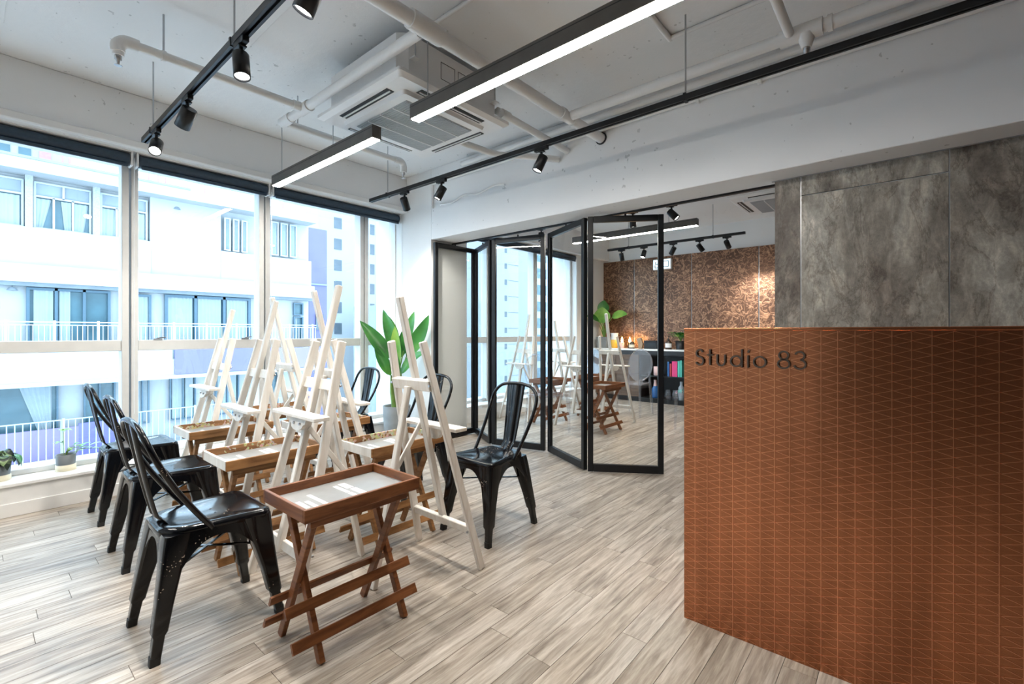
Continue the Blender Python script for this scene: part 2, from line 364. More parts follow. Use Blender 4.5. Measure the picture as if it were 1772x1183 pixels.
# ceiling with a shallow formwork step
g = G().box(-4.95, 3.2, -2.8, 8.1, CZ, CZ+0.2)
ceil = struct('ceiling', 'white painted concrete ceiling', g, CEIL)
for y0, y1, x0, x1 in ((0.02, 0.14, -3.9, 3.2), (1.05, 1.13, -3.3, -2.3)):
    part('formwork_ridge', box(x0, x1, y0, y1, CZ-0.012, CZ), CEIL, ceil, 0.004)
# window wall: beam, moulding, sill ledge
wl = struct('wall_left', 'white concrete beam and low ledge framing the window wall')
part('beam', box(-4.95, -4.35, -2.8, 8.1, 2.53, CZ), WHITE, wl, 0.006)
part('beam_moulding', G().box(-4.352, -4.322, -2.8, 3.25, 2.53, 2.582), PIPE, wl, 0.006)
part('ledge', box(-4.95, -4.36, -2.8, 8.1, -0.15, 0.19), SILLM, wl)
part('ledge_top', box(-4.95, -4.345, -2.8, 8.1, 0.19, 0.212), SILLM, wl, 0.003)
part('skirting', box(-4.362, -4.348, -2.8, 8.1, 0.0, 0.085), SILLM, wl, 0.002)
part('pier', box(-4.95, -4.45, 6.95, 8.1, 0.21, 2.53), WALLW, wl)
part('pier', box(-4.95, -4.45, -2.8, -2.2, 0.21, 2.53), WALLW, wl)
# windows
def window(k, y0, y1, lbl, catches=False):
    wn = struct('window_%d' % k, lbl, loc=(XW, 0, 0)); h = 0.045
    part('frame_bar', box(-0.05, 0.07, y0, y0+h, 0.212, 2.53), ALU, wn, 0.004)
    part('frame_bar', box(-0.05, 0.07, y1-h, y1, 0.212, 2.53), ALU, wn, 0.004)
    part('frame_rail', box(-0.05, 0.05, y0+h, y1-h, 2.48, 2.53), ALU, wn, 0.004)
    part('frame_rail', box(-0.05, 0.05, y0+h, y1-h, 0.212, 0.25), ALU, wn, 0.004)
    part('transom', box(-0.05, 0.06, y0+h, y1-h, 1.033, 1.115), ALU, wn, 0.004)
    part('pane', box(-0.004, 0.004, y0+h, y1-h, 1.115, 2.48), GLASS, wn)
    part('pane', box(-0.004, 0.004, y0+h, y1-h, 0.25, 1.033), GLASS, wn)
    if catches:
        for yy in (y0+0.17, y1-0.16):
            q = G(); q.box(0.045, 0.066, yy-0.03, yy+0.03, 1.115, 1.127); q.bar((0.058, yy-0.005, 1.13), (0.078, yy+0.05, 1.136), 0.012, 0.01)
            part('catch', q, CHROME, wn, 0.002)
ys = [-2.2, -1.19, -0.185, 0.818, 1.80, 2.838, 3.29]
for k in range(len(ys)-1):
    window(k+1, ys[k]+0.006, ys[k+1]-0.006, ['aluminium window behind the viewer', 'aluminium window beside the viewer', 'tall aluminium window at the left edge above two small pots', 'tall aluminium window with two catches behind the black chairs', 'tall aluminium window behind the white easels', 'narrow aluminium window beside the white corner wall'][k], k in (3,))
ysb = [3.78, 4.83, 5.9, 6.95]
for k in range(3):
    window(k+7, ysb[k]+0.006, ysb[k+1]-0.006, ['back room window nearest the folding doors', 'middle window of the back room', 'farthest window of the back room'][k])
# wall between the rooms: pier, header, tiled part
wm = struct('wall_middle', 'white wall and deep header above the folding glass doors')
part('pier', box(-4.95, -3.92, 3.25, 3.78, -0.1, CZ), WALLW, wm)
part('header', box(-3.92, 3.2, 3.25, 3.62, 2.175, CZ), WHITE, wm, 0.004)
part('core', box(-0.68, 3.2, 3.492, 3.62, -0.1, 2.175), WALLW, wm)
def tile(x0, x1, z0, z1): part('tile', box(x0+0.003, x1-0.003, 3.478, 3.492, z0, z1), MARBLE, wm, 0.001)
tile(-0.685, -0.534, 0, 2.17)
tile(-0.534, 0.162, 0, 2.046); tile(-0.534, 0.162, 2.052, 2.17)
for x in (0.162, 0.858, 1.554, 2.25): tile(x, min(x+0.696, 3.2), 0, 2.17)
for x in (-0.534, 0.162, 0.858): part('joint_strip', box(x-0.003, x+0.003, 3.4805, 3.492, 0, 2.17), CHROME, wm)
part('soffit_trim', box(-0.70, 3.2, 3.474, 3.492, 2.17, 2.176), CHROME, wm)
part('door_track', box(-3.92, -0.685, 3.545, 3.575, 2.160, 2.176), BLKMET, wm)
# jamb skirting
part('skirting', box(-3.924, -3.912, 3.25, 3.78, 0, 0.05), BLKMET, wm)
# far wall with copper panels
wb = struct('wall_back', 'far wall of the back room with swirled copper panels')
part('core', box(-4.95, 3.2, 7.93, 8.1, -0.1, CZ), WALLW, wb)
xs = [-4.62, -3.828, -2.792, -1.768, -0.74, 0.29, 1.3, 2.3, 3.2]
for a, b in zip(xs[:-1], xs[1:]): part('copper_panel', box(a+0.006, b-0.006, 7.9, 7.93, 0.0, 2.505), COPPER, wb, 0.003)
for a in xs[1:-1]: part('joint_strip', box(a-0.006, a+0.006, 7.912, 7.93, 0, 2.505), CHROME, wb)
struct('wall_right', 'unseen right end wall of both rooms, charcoal to keep the counter reflection dark', box(3.2, 3.4, -2.8, 8.1, -0.1, CZ+0.2), DKWALL)  # unseen wall, colour picked so the counter's right part reflects dark
wf = struct('wall_front', 'unseen wall behind the viewer, white and charcoal parts set for the counter reflection')  # unseen wall, bright and dark parts shape the gradient reflected in the counter
part('white_part', box(-4.95, -0.75, -3.0, -2.8, -0.1, CZ+0.2), WALLW, wf); part('charcoal_part', box(-0.75, 3.4, -3.0, -2.8, -0.1, CZ+0.2), DKWALL, wf)
# folding glass doors
def door(k, a, b, lbl, zt=2.145):
    a = Vector((*a, 0)); b = Vector((*b, 0)); d = b-a; L = d.length; ang = math.atan2(d.y, d.x); s_ = 0.045; t = 0.036
    dn = struct('door_%d' % k, lbl, loc=a); dn.rotation_euler = (0, 0, ang)
    part('stile', box(0, s_, -t/2, t/2, 0.012, zt), BLKMET, dn, 0.003)
    part('stile', box(L-s_, L, -t/2, t/2, 0.012, zt), BLKMET, dn, 0.003)
    part('rail', box(s_, L-s_, -t/2, t/2, zt-0.05, zt), BLKMET, dn, 0.003)
    part('rail', box(s_, L-s_, -t/2, t/2, 0.012, 0.075), BLKMET, dn, 0.003)
    part('pane', box(s_, L-s_, -0.005, 0.005, 0.075, zt-0.05), DGLASS, dn)
    hg = G().cyl((L/2, 0, zt), (L/2, 0, zt+0.022), 0.008, 8)
    part('hanger', hg, BLKMET, dn)
door(1, (-3.885, 3.262), (-3.868, 3.86), 'black framed glass door leaf folded flat against the wall end')
door(2, (-3.845, 3.85), (-3.345, 3.575), 'narrow looking black framed glass leaf, second from the white wall')
door(3, (-3.315, 3.565), (-2.735, 3.705), 'black framed glass leaf behind the black chair back')
door(4, (-2.695, 3.715), (-2.09, 3.405), 'black framed glass leaf angled towards the viewer, fourth from the white wall')
door(5, (-2.062, 3.395), (-1.545, 3.728), 'free end leaf of the black framed folding glass doors')

# ================================================================== FURNITURE
def rrect(cx, cy, hx, hy, r, z, n=4):
    out = []
    for (sx, sy, a0) in ((1,1,0), (-1,1,90), (-1,-1,180), (1,-1,270)):
        for i in range(n+1):
            a = radians(a0 + 90*i/n); out.append((cx + sx*(hx-r) + r*cos(a), cy + sy*(hy-r) + r*sin(a), z))
    return out
CHG = 'black metal cafe chairs around the easels'
def make_chair():
    t = thing('metal_chair', '', 'chair', group=CHG)
    # seat: wide front (+y), rounded narrower rear
    def outline(ins, z):
        fw, rw, d = 0.182-ins, 0.150-ins, 0.185-ins; out = []
        for (cx, cy, r, a0, a1) in ((fw-0.035, d-0.035, 0.035, 0, 90), (-fw+0.035, d-0.035, 0.035, 90, 180), (-rw+0.10, -d+0.10, 0.10, 180, 270), (rw-0.10, -d+0.10, 0.10, 270, 360)):
            r = max(r-ins*0.3, 0.01)
            for i in range(7):
                a = radians(a0+(a1-a0)*i/6); out.append((cx+r*cos(a), cy+r*sin(a), z))
        return out
    g = G().loft([outline(0.004, 0.405), outline(0, 0.425), outline(0.002, 0.440), outline(0.012, 0.446), outline(0.030, 0.440), [(a*0.6, b*0.6, 0.434) for a, b, c in outline(0.030, 0)], [(a*0.2, b*0.2, 0.434) for a, b, c in outline(0.030, 0)]])
    part('seat', g, CHBLK, t)
    def leg(sx, prof, name='leg'):
        q = G().loft([rrect(sx*cx, cy, hs, hs, hs*0.35, z, 3) for (cx, cy, hs, z) in prof]); o = part(name, q, CHBLK, t)
        cx, cy, hs, z = prof[-1]
        part('foot_cap', G().loft([rrect(sx*cx, cy, 0.0165, 0.0165, 0.006, 0.0, 3), rrect(sx*(cx-0.003), cy*0.99, 0.0165, 0.0165, 0.006, 0.03, 3)]), RUBBER, o)
    F = [(0.124, 0.130, 0.054, 0.425), (0.134, 0.141, 0.047, 0.37), (0.148, 0.158, 0.037, 0.29), (0.164, 0.178, 0.028, 0.19), (0.173, 0.192, 0.025, 0.105), (0.175, 0.195, 0.018, 0.092), (0.184, 0.210, 0.0155, 0.005)]
    R = [(0.104, -0.130, 0.046, 0.425), (0.118, -0.145, 0.040, 0.37), (0.134, -0.162, 0.033, 0.29), (0.150, -0.182, 0.027, 0.19), (0.161, -0.198, 0.024, 0.105), (0.163, -0.200, 0.018, 0.092), (0.172, -0.214, 0.0155, 0.005)]
    for sx in (1, -1): leg(sx, F); leg(sx, R)
    # arched skirts spanning from leg to leg
    def at(prof, sx, z):
        for (a, b) in zip(prof[:-1], prof[1:]):
            if b[3] <= z <= a[3]:
                k = (a[3]-z)/(a[3]-b[3]); return Vector((sx*(a[0]+(b[0]-a[0])*k), a[1]+(b[1]-a[1])*k, z)), a[2]+(b[2]-a[2])*k
        return Vector((sx*prof[0][0], prof[0][1], z)), prof[0][2]
    def skirt(pa, sa, pb, sb_, nrm):
        n = 14; rings = []; nv = Vector(nrm)
        for i in range(n+1):
            k = i/n; zl = 0.390 - 0.150*abs(2*k-1)**2.6
            def P(z, t_):
                a, ha = at(pa, sa, z); b, hb = at(pb, sb_, z); p_ = a.lerp(b, k) + nv*((ha+(hb-ha)*k)*0.92 - t_); return p_
            rings.append([P(0.425, 0), P(zl, 0), P(zl, 0.004), P(0.425, 0.004)])
        part('skirt', G().loft(rings, True, False), CHBLK, t)
    skirt(F, -1, F, 1, (0, 1, 0)); skirt(R, -1, R, 1, (0, -1, 0)); skirt(R, 1, F, 1, (1, 0, 0)); skirt(R, -1, F, -1, (-1, 0, 0))
    for s_ in (1, -1): part('brace', G().bar((-0.148*s_, -0.16, 0.295), (0.15*s_, 0.16, 0.30), 0.012, 0.006), CHBLK, t)
    half = [(0.163, -0.030, 0.425), (0.170, -0.085, 0.50), (0.178, -0.150, 0.60), (0.185, -0.202, 0.70), (0.176, -0.232, 0.775), (0.130, -0.247, 0.825), (0.06, -0.252, 0.843), (0, -0.253, 0.846)]
    path = crom(half + [(-x, y, z) for x, y, z in half[-2::-1]], 5)
    hp = part('back_hoop', G().tube(path, 0.0105, 8), CHBLK, t)
    rings = []; n = 10
    for i in range(n+1):
        k = i/n; z = 0.438 + 0.398*k; y = -0.165 - 0.088*k**0.8; hw = 0.046 + 0.026*k
        if k < 0.08: y += 0.02*(1-k/0.08)
        pts = [(-hw, 0.006), (-hw*0.62, -0.002), (-hw*0.4, -0.002), (-hw*0.34, 0.005), (hw*0.34, 0.005), (hw*0.4, -0.002), (hw*0.62, -0.002), (hw, 0.006)]
        rings.append([(a, y+b, z) for a, b in pts] + [(a, y+b-0.004, z) for a, b in pts[::-1]])
    part('back_splat', G().loft(rings, True, True), CHBLK, t)
    q = G()
    for (a, b) in ((-0.03, 0.02), (0.03, 0.02), (0, -0.03)): q.lathe([(0.005, 0.4338), (0.005, 0.4348)], 8, (a, b, 0))
    part('drain_hole', q, DARK, t)
    return t
ch = make_chair()
spots = [((-2.20, 0.645), 0, 'black metal chair nearest the viewer, in front of the left easels'),
         ((-3.085, 0.72), 0, 'middle of the three black metal chairs in the left row'),
         ((-3.905, 0.745), 0, 'black metal chair closest to the window plants, last in the left row'),
         ((-1.935, 2.06), pi, 'black metal chair standing free in front of the folding glass doors'),
         ((-2.79, 2.13), pi, 'black metal chair half hidden behind the tallest right easel'),
         ((-3.82, 2.19), pi, 'black metal chair beside the big potted plant by the window')]
for i, (p, r, lb) in enumerate(spots):
    if i == 0: ch.location = (*p, 0); ch.rotation_euler = (0, 0, r); ch['label'] = lb
    else: copy_tree(ch, (*p, 0), r, lb)

# folding tray tables
TG = 'folding wooden tray tables'
def make_table(rim_side, rim_end, leg_m, slat_m):
    t = thing('tray_table', '', 'table', group=TG)
    hx, hy, z0, z1 = 0.168, 0.243, 0.522, 0.570
    part('tray_side', box(hx-0.012, hx, -hy, hy, z0, z1), slat_m, t, 0.002); part('tray_side', box(-hx, -hx+0.012, -hy, hy, z0, z1), rim_side, t, 0.002)
    part('tray_end', box(-hx+0.012, hx-0.012, -hy, -hy+0.012, z0, z1), rim_end, t, 0.002); part('tray_end', box(-hx+0.012, hx-0.012, hy-0.012, hy, z0, z1), rim_side, t, 0.002)
    b = part('tray_board', box(-hx+0.012, hx-0.012, -hy+0.012, hy-0.012, 0.524, 0.534), TRAYG, t)
    pr = [(-0.075, 0.145, -0.112, 0.016), (-0.015, 0.07, -0.150, 0.016), (-0.03, 0.055, -0.176, 0.016), (-0.095, 0.012, 0.008, 0.017), (0.022, 0.118, 0.008, 0.017), (-0.105, -0.03, 0.042, 0.030), (-0.018, 0.095, 0.046, 0.026)]
    for x0, x1, yc, wd in pr: part('print_block', box(x0, x1, yc-wd/2, yc+wd/2, 0.534, 0.5346), PRINT, b)
    for s_ in (1, -1): part('apron', box(s_*0.125-0.009, s_*0.125+0.009, -0.205, 0.205, 0.486, 0.522), leg_m, t, 0.002)
    for y, k in ((-0.178, 1), (0.178, 1)):
        part('leg', G().bar((-0.135, y-0.011, 0.0), (0.118, y-0.011, 0.50), 0.020, 0.032, (1,0,0)), leg_m, t, 0.002)
        part('leg', G().bar((0.135, y+0.011, 0.0), (-0.118, y+0.011, 0.50), 0.020, 0.032, (1,0,0)), leg_m, t, 0.002)
    for s_ in (1, -1):
        for z in (0.085, 0.185):
            x = s_*(0.135 - 0.506*z + 0.022); d = Vector((-s_*0.253, 0, 0.5)).normalized()
            g = G(); c = Vector((x, 0, z)); L = 0.262
            nrm = Vector((d.z, 0, -d.x)); A = [c + d*a + nrm*b for a, b in ((-0.019,-0.006),(0.019,-0.006),(0.019,0.006),(-0.019,0.006))]
            g.loft([[p + Vector((0, yy, 0)) for p in A] for yy in (-L, L)], True, False); part('slat', g, slat_m, t, 0.002)
    return t
T1 = make_table(TWOOD, TWOOD, TWOOD, TWOOD)
T1.location = (-1.722, 0.985, 0); T1['label'] = 'reddish brown tray table in front, nearest the viewer'
T2 = make_table(TWOODP, EASEL, TWOODG, TWOODG)
tsp = [((-2.59, 1.03), 'golden tray table behind the front black chair, second of the left row'),
       ((-3.46, 1.115), 'golden tray table of the left row nearest the window'),
       ((-2.28, 1.605), 'paint splattered tray table under the tallest right easel, behind the front table'),
       ((-3.12, 1.645), 'golden tray table in the middle of the right easel row'),
       ((-3.96, 1.70), 'tray table farthest off, hidden among the easels by the window')]
for i, (p, lb) in enumerate(tsp):
    if i == 0: T2.location = (*p, 0); T2['label'] = lb
    else: copy_tree(T2, (*p, 0), 0.0, lb, TG)

# easels: local front is -y
EG = 'white wooden studio easels'
def easel(loc, rz, label, mast=1.41, ledge=0.75, bz=0.92, group=EG):
    t = thing('easel', label, 'easel', (*loc, 0), rz, group); lean = 0.27/1.12
    def P(x, z, dy=0.0): return (x, z*lean + dy, z)
    for s_ in (1, -1): part('leg', G().bar(P(s_*0.245, 0.0), P(s_*0.125, 1.13), 0.022, 0.040, (0,1,0)), EASEL, t, 0.004)
    part('mast', G().bar(P(0, 0.17, -0.012), P(0, mast, -0.012), 0.034, 0.030, (0,1,0)), EASEL, t, 0.004)
    part('lower_crossbar', G().bar(P(-0.222, 0.20), P(0.222, 0.20), 0.024, 0.042, (0,lean,1)), EASEL, t, 0.003)
    part('upper_crossbar', G().bar(P(-0.145, bz, 0.012), P(0.145, bz, 0.012), 0.036, 0.052, (0,lean,1)), EASEL, t, 0.003)
    lg = part('canvas_ledge', G().bar(P(-0.215, ledge, -0.062), P(0.215, ledge, -0.062), 0.075, 0.018, (0,0,1)), EASEL, t, 0.003)
    poly = [(-0.075, 0), (0.075, 0), (0.075, -0.03)] + [(0.06*cos(a), -0.035-0.028*sin(a)) for a in [pi*k/6 for k in range(0, 7)]] + [(-0.075, -0.03)]
    part('ledge_bracket', G().plate(poly, P(0, ledge-0.009, -0.045), (1,0,0), (0,lean,1), (0,-1,0), 0.02), EASEL, lg)
    for s_ in (1, -1): part('bolt', G().cyl(P(s_*0.03, ledge-0.04, -0.072), P(s_*0.03, ledge-0.04, -0.064), 0.006, 8), CHROME, lg)
    rb = (0, bz*lean + 0.46 - bz*lean, 0)
    part('rear_leg', G().bar((0, bz*lean+0.04, bz-0.01), (0, 0.455, 0.0), 0.034, 0.026, (0,1,0)), EASEL, t, 0.004)
    part('strut', G().bar((0.024, 0.62*lean+0.01, 0.72), (0.024, 0.345, 0.47), 0.012, 0.024, (0,1,0)), EASEL, t, 0.002)
    for s_ in (1, -1):
        for (x, z) in ((0.148, bz), (0.224, 0.20)): part('screw', G().cyl(P(s_*x, z, 0.026), P(s_*x, z, 0.034), 0.006, 8), CHROME, t)
    return t
easel((-2.20, 0.90), 0, 'tall white easel in front of the nearest black chair', 1.41, 0.785)
easel((-3.04, 0.95), 0, 'white easel in the middle of the left row', 1.37, 0.72)
easel((-3.90, 1.00), 0, 'white easel of the left row nearest the window', 1.345, 0.775)
easel((-1.866, 1.665), pi, 'white easel on the right seen from behind, beside the free standing chair', 1.345, 0.70)
easel((-2.75, 1.70), pi, 'white easel in the middle of the right row with crossing mast', 1.425, 0.735)
easel((-3.49, 1.76), pi, 'white easel farthest off in the right row, before the window mullion', 1.425, 0.72)
# ================================================================== COUNTER
ct = thing('reception_counter', 'copper brown reception counter with triangle line pattern and name lettering', 'counter', (0, 1.92, 0))
CX0, CX1, CH = -0.708, 1.75, 1.19
part('body', box(CX0, CX1, 0.004, 0.45, 0.0, CH-0.012), CNTR, ct)
part('front_panel', box(CX0, CX1, 0.0, 0.004, 0.0, CH-0.004), CNTR, ct)
part('countertop', box(CX0-0.002, CX1, -0.002, 0.452, CH-0.012, CH), CNTR, ct, 0.002)
ln = G(); SP = 0.0476; RISE = 0.0145; lw = 0.0011; ty = -0.0012
nx = int((CX1-CX0)/SP)
for i in range(1, nx+1):
    x = CX0 - 0.003 + i*SP; ln.box(x-lw, x+lw, ty+0.0005, 0.0, 0.0, CH-0.013)
def seg(x0, z0, x1, z1):
    # clip a diagonal to the panel height
    lo, hi = 0.002, CH-0.014; dz = (z1-z0)/(x1-x0)
    pts = []
    for xx in (x0, x1): pts.append((xx, z0+(xx-x0)*dz))
    if max(pts[0][1], pts[1][1]) < lo or min(pts[0][1], pts[1][1]) > hi: return
    xa, xb = x0, x1
    for lim in (lo, hi):
        xc = x0 + (lim-z0)/dz
        if xa < xc < xb:
            if (z0 + (xa-x0)*dz < lo) or (z0 + (xa-x0)*dz > hi): xa = xc
            else: xb = xc
    za, zb = z0+(xa-x0)*dz, z0+(xb-x0)*dz; t = lw*0.85
    ln.add([(xa,ty,za-t),(xb,ty,zb-t),(xb,ty,zb+t),(xa,ty,za+t),(xa,0,za-t),(xb,0,zb-t),(xb,0,zb+t),(xa,0,za+t)], [(0,1,2,3),(0,1,5,4),(3,2,6,7)])
W = CX1-CX0; dzt = RISE*W/SP
k = -int(dzt/(2*RISE))-1
while k*2*RISE < CH + dzt:
    z = k*2*RISE; seg(CX0, z, CX1, z+dzt); seg(CX0, z, CX1, z-dzt); k += 1
lo_ = part('line_inlay', ln, CLINE, ct, label='net of fine bright copper lines'); lo_['kind'] = 'stuff'
# lettering: strokes in metres on the counter front
ZB, XH, CAPH, ASC = 1.040, 0.046, 0.066, 0.068; SW = 0.0054
def arc(cx, cz, rx, rz, a0, a1, n=18): return [(cx+rx*cos(radians(a0+(a1-a0)*i/n)), cz+rz*sin(radians(a0+(a1-a0)*i/n))) for i in range(n+1)]
def letter(strokes, x0):
    q = G()
    for s_ in strokes: q.ribbon(s_, SW, (x0, -0.002, ZB), (1,0,0), (0,0,1), (0,-1,0), 0.009)
    part('letter', q, LETTER, ct, label='bronze letter')
h = SW/2
letter([arc(0.017, 0.049, 0.0125, 0.0145, 20, 250, 14) + arc(0.017, 0.0185, 0.0145, 0.0160, 75, -160, 16)], -0.660)               # S
letter([[(0.0125, h), (0.0125, CAPH)], [(0.001, XH-h), (0.024, XH-h)]], -0.6155)                                                        # t
letter([[(0.005, XH)] + [(0.005, 0.022)] + arc(0.019, 0.020, 0.0145, 0.017, 180, 360, 16)[1:] + [(0.0335, XH)]], -0.5805)               # u
letter([arc(0.0215, 0.0225, 0.0190, 0.0195, 0, 360, 24), [(0.0425, 0.0), (0.0425, ASC)]], -0.5285)                                       # d
letter([[(0.004, 0.0), (0.004, XH)], [(0.004, 0.0565), (0.0075, 0.066)]], -0.4690)                                                      # i
letter([arc(0.0230, 0.0225, 0.0200, 0.0195, 0, 360, 24)], -0.4480)                                                                       # o
letter([arc(0.0205, 0.0185, 0.0185, 0.0160, 0, 360, 22), arc(0.0205, 0.0495, 0.0145, 0.0140, 0, 360, 20)], -0.3675)                      # 8
letter([arc(0.0195, 0.0495, 0.0145, 0.0140, 160, -80, 16), arc(0.0195, 0.0190, 0.0180, 0.0160, 85, -165, 18)], -0.3165)                  # 3

# ================================================================== LIGHTING FIXTURES
def linear_lamp(x0, x1, y, zt, label, rods, group='suspended linear lamps'):
    L = x1-x0; t = thing('linear_lamp', label, 'lamp', (x0, y, zt), 0, group); w_, h_ = 0.066, 0.082
    part('housing', G().box(0, L, -w_/2, -w_/2+0.006, -h_, 0).box(0, L, w_/2-0.006, w_/2, -h_, 0).box(0, L, -w_/2+0.006, w_/2-0.006, -0.012, 0), LAMPBODY, t)
    for a, b in ((0, 0.006), (L-0.006, L)): part('end_cap', box(a, b, -w_/2+0.006, w_/2-0.006, -h_, -0.012), LAMPBODY, t)
    part('diffuser', box(0.006, L-0.006, -w_/2+0.006, w_/2-0.006, -h_-0.003, -h_+0.012), TUBE, t)
    part('groove', box(-0.0005, L+0.0005, -w_/2-0.0008, -w_/2+0.001, -0.018, -0.014), DARK, t)
    for r in rods: part('suspension_wire', G().cyl((r-x0, 0, 0), (r-x0, 0, CZ-zt), 0.0035, 6), CHROME, t)
    return t
linear_lamp(-4.08, -2.585, 1.70, 2.49, 'shorter looking linear lamp hanging by the window blinds', (-3.96, -3.13))
linear_lamp(-2.20, -0.63, 1.70, 2.49, 'long bright linear lamp crossing the top of the room', (-2.08, -0.75))
linear_lamp(-3.40, -1.90, -0.55, 2.49, 'added linear lamp, unseen behind the viewer, brightening the room', (-3.3, -2.0))  # added out of view to brighten the room
linear_lamp(-3.55, -1.86, 5.47, 2.49, 'linear lamp hanging in the back room', (-3.35, -2.2), 'back room lamps')
def track(x0, x1, y, z, rods, label, feed=False):
    t = thing('track_rail', label, 'track', (x0, y, z), 0, 'black lighting tracks'); L = x1-x0
    g = G().box(0, L, -0.018, -0.012, -0.032, 0).box(0, L, 0.012, 0.018, -0.032, 0).box(0, L, -0.012, 0.012, -0.008, 0).box(0, L, -0.012, -0.006, -0.032, -0.029).box(0, L, 0.006, 0.012, -0.032, -0.029)
    part('rail', g, BLKMET, t)
    for a, b in ((-0.006, 0), (L, L+0.006)): part('end_cap', box(a, b, -0.018, 0.018, -0.032, 0), BLKMET, t)
    for r in rods:
        part('rod', G().cyl((r-x0, 0, 0), (r-x0, 0, CZ-z), 0.0045, 6), CHROME, t)
        part('clip', box(r-x0-0.008, r-x0+0.008, -0.021, 0.021, -0.036, 0.006), BLKMET, t)
    return t
track(-3.96, 2.0, 0.79, 2.495, (-3.74, -2.33, -0.9, 0.6), 'black lighting track running from the blinds to the top left of the picture')
track(-4.03, 2.2, 2.585, 2.485, (-3.75, -0.945, 1.0), 'long black lighting track along the white header')
track(-3.65, -1.65, 6.63, 2.50, (-3.3, -2.05), 'black lighting track before the copper wall')
track(-4.0, -1.2, 4.62, 2.50, (-3.6, -1.5), 'black lighting track just behind the header in the back room')
def spotlight(x, y, z, d, label, lens=None, power=SPOT, r=0.034, L=0.115, group='black track spotlights'):
    d = Vector(d).normalized(); t = thing('spotlight', label, 'spotlight', (x, y, z), 0, group)
    part('adapter', G().box(-0.055, 0.055, -0.014, 0.014, -0.056, -0.030).box(-0.02, 0.02, -0.018, 0.018, -0.064, -0.056), BLKMET, t, 0.002)
    c = Vector((0, 0, -0.125)); part('stem', G().cyl((0, 0, -0.06), c, 0.009, 8), BLKMET, t)
    a = c - d*L*0.32; b = c + d*L*0.68
    n = 20; u = d.orthogonal().normalized(); v = d.cross(u)
    def ring(p, rr): return [p + (u*cos(2*pi*k/n)+v*sin(2*pi*k/n))*rr for k in range(n)]
    g = G().loft([ring(a, r*0.92), ring(a+d*0.004, r), ring(b, r), ring(b, r*0.88), ring(b-d*0.012, r*0.86)]); bd = part('body', g, BLKMET, t)
    part('lens', G().loft([ring(b-d*0.0115, r*0.85), ring(b-d*0.009, r*0.80)]), lens or LENS, bd)
    if power:
        ld = bpy.data.lights.new('spot_beam', 'SPOT'); ld.energy = power; ld.spot_size = radians(62); ld.spot_blend = 0.7; ld.shadow_soft_size = 0.025; ld.color = (1.0, 0.945, 0.87)
        lo = bpy.data.objects.new('spot_beam', ld); COL.objects.link(lo); lo.parent = t; lo.location = b + d*0.004; lo.rotation_euler = d.to_track_quat('-Z', 'Y').to_euler()
    return t
spotlight(-3.66, 0.79, 2.495, (0.62, -0.25, -0.75), 'spotlight at the window end of the left track, shining towards the viewer')
spotlight(-3.02, 0.79, 2.495, (-0.62, -0.15, -0.70), 'spotlight on the left track turned towards the window', r=0.038)
spotlight(-2.25, 0.79, 2.495, (0.22, -0.02, -0.97), 'spotlight on the left track hanging almost straight down')
spotlight(-1.60, 0.79, 2.495, (-0.35, -0.25, -0.9), 'spotlight cut off by the top edge of the picture', r=0.037)
spotlight(-0.6, 0.79, 2.495, (0.2, -0.1, -0.95), 'added spotlight, unseen above the viewer, extra light for the room')  # extra spotlight added on the unseen part of the track
spotlight(-3.49, 2.585, 2.485, (-0.35, 0.6, -0.72), 'spotlight at the window end of the long track, facing away', LENSOFF)
spotlight(-2.985, 2.585, 2.485, (-0.30, -0.35, -0.9), 'second spotlight on the long track, small and tilted')
spotlight(-1.94, 2.585, 2.485, (-0.30, -0.30, -0.9), 'spotlight in the middle of the long track before the white header')
for i, (x, d, lb, ls, pw) in enumerate([(-3.42, (0.0, 0.35, -0.94), 'leftmost spotlight before the copper wall, hanging down', LENSOFF, 8), (-3.05, (-0.1, -0.35, -0.93), 'glaring spotlight second on the copper wall track', LENS, SPOT), (-2.60, (-0.55, 0.25, -0.8), 'spotlight tilted left before the copper wall', LENS, SPOT), (-2.23, (0.4, 0.5, -0.75), 'small spotlight facing the copper wall', LENSOFF, SPOT), (-1.87, (0.10, 0.76, -0.64), 'rightmost spotlight, lighting the copper panel orange', LENS, SPOT*2.2)]):
    spotlight(x, 6.63, 2.50, d, lb, ls, pw)
for x, d, lb in ((-3.47, (0, 0, -1), 'spotlight behind the third glass leaf'), (-2.25, (0, 0.05, -1), 'spotlight behind the top rail of the end glass leaf'), (-1.83, (0.65, 0.1, -0.7), 'tilted black spotlight just right of the glass doors')):
    spotlight(x, 4.62, 2.50, d, lb, LENSOFF, SPOT*0.5, r=0.036)
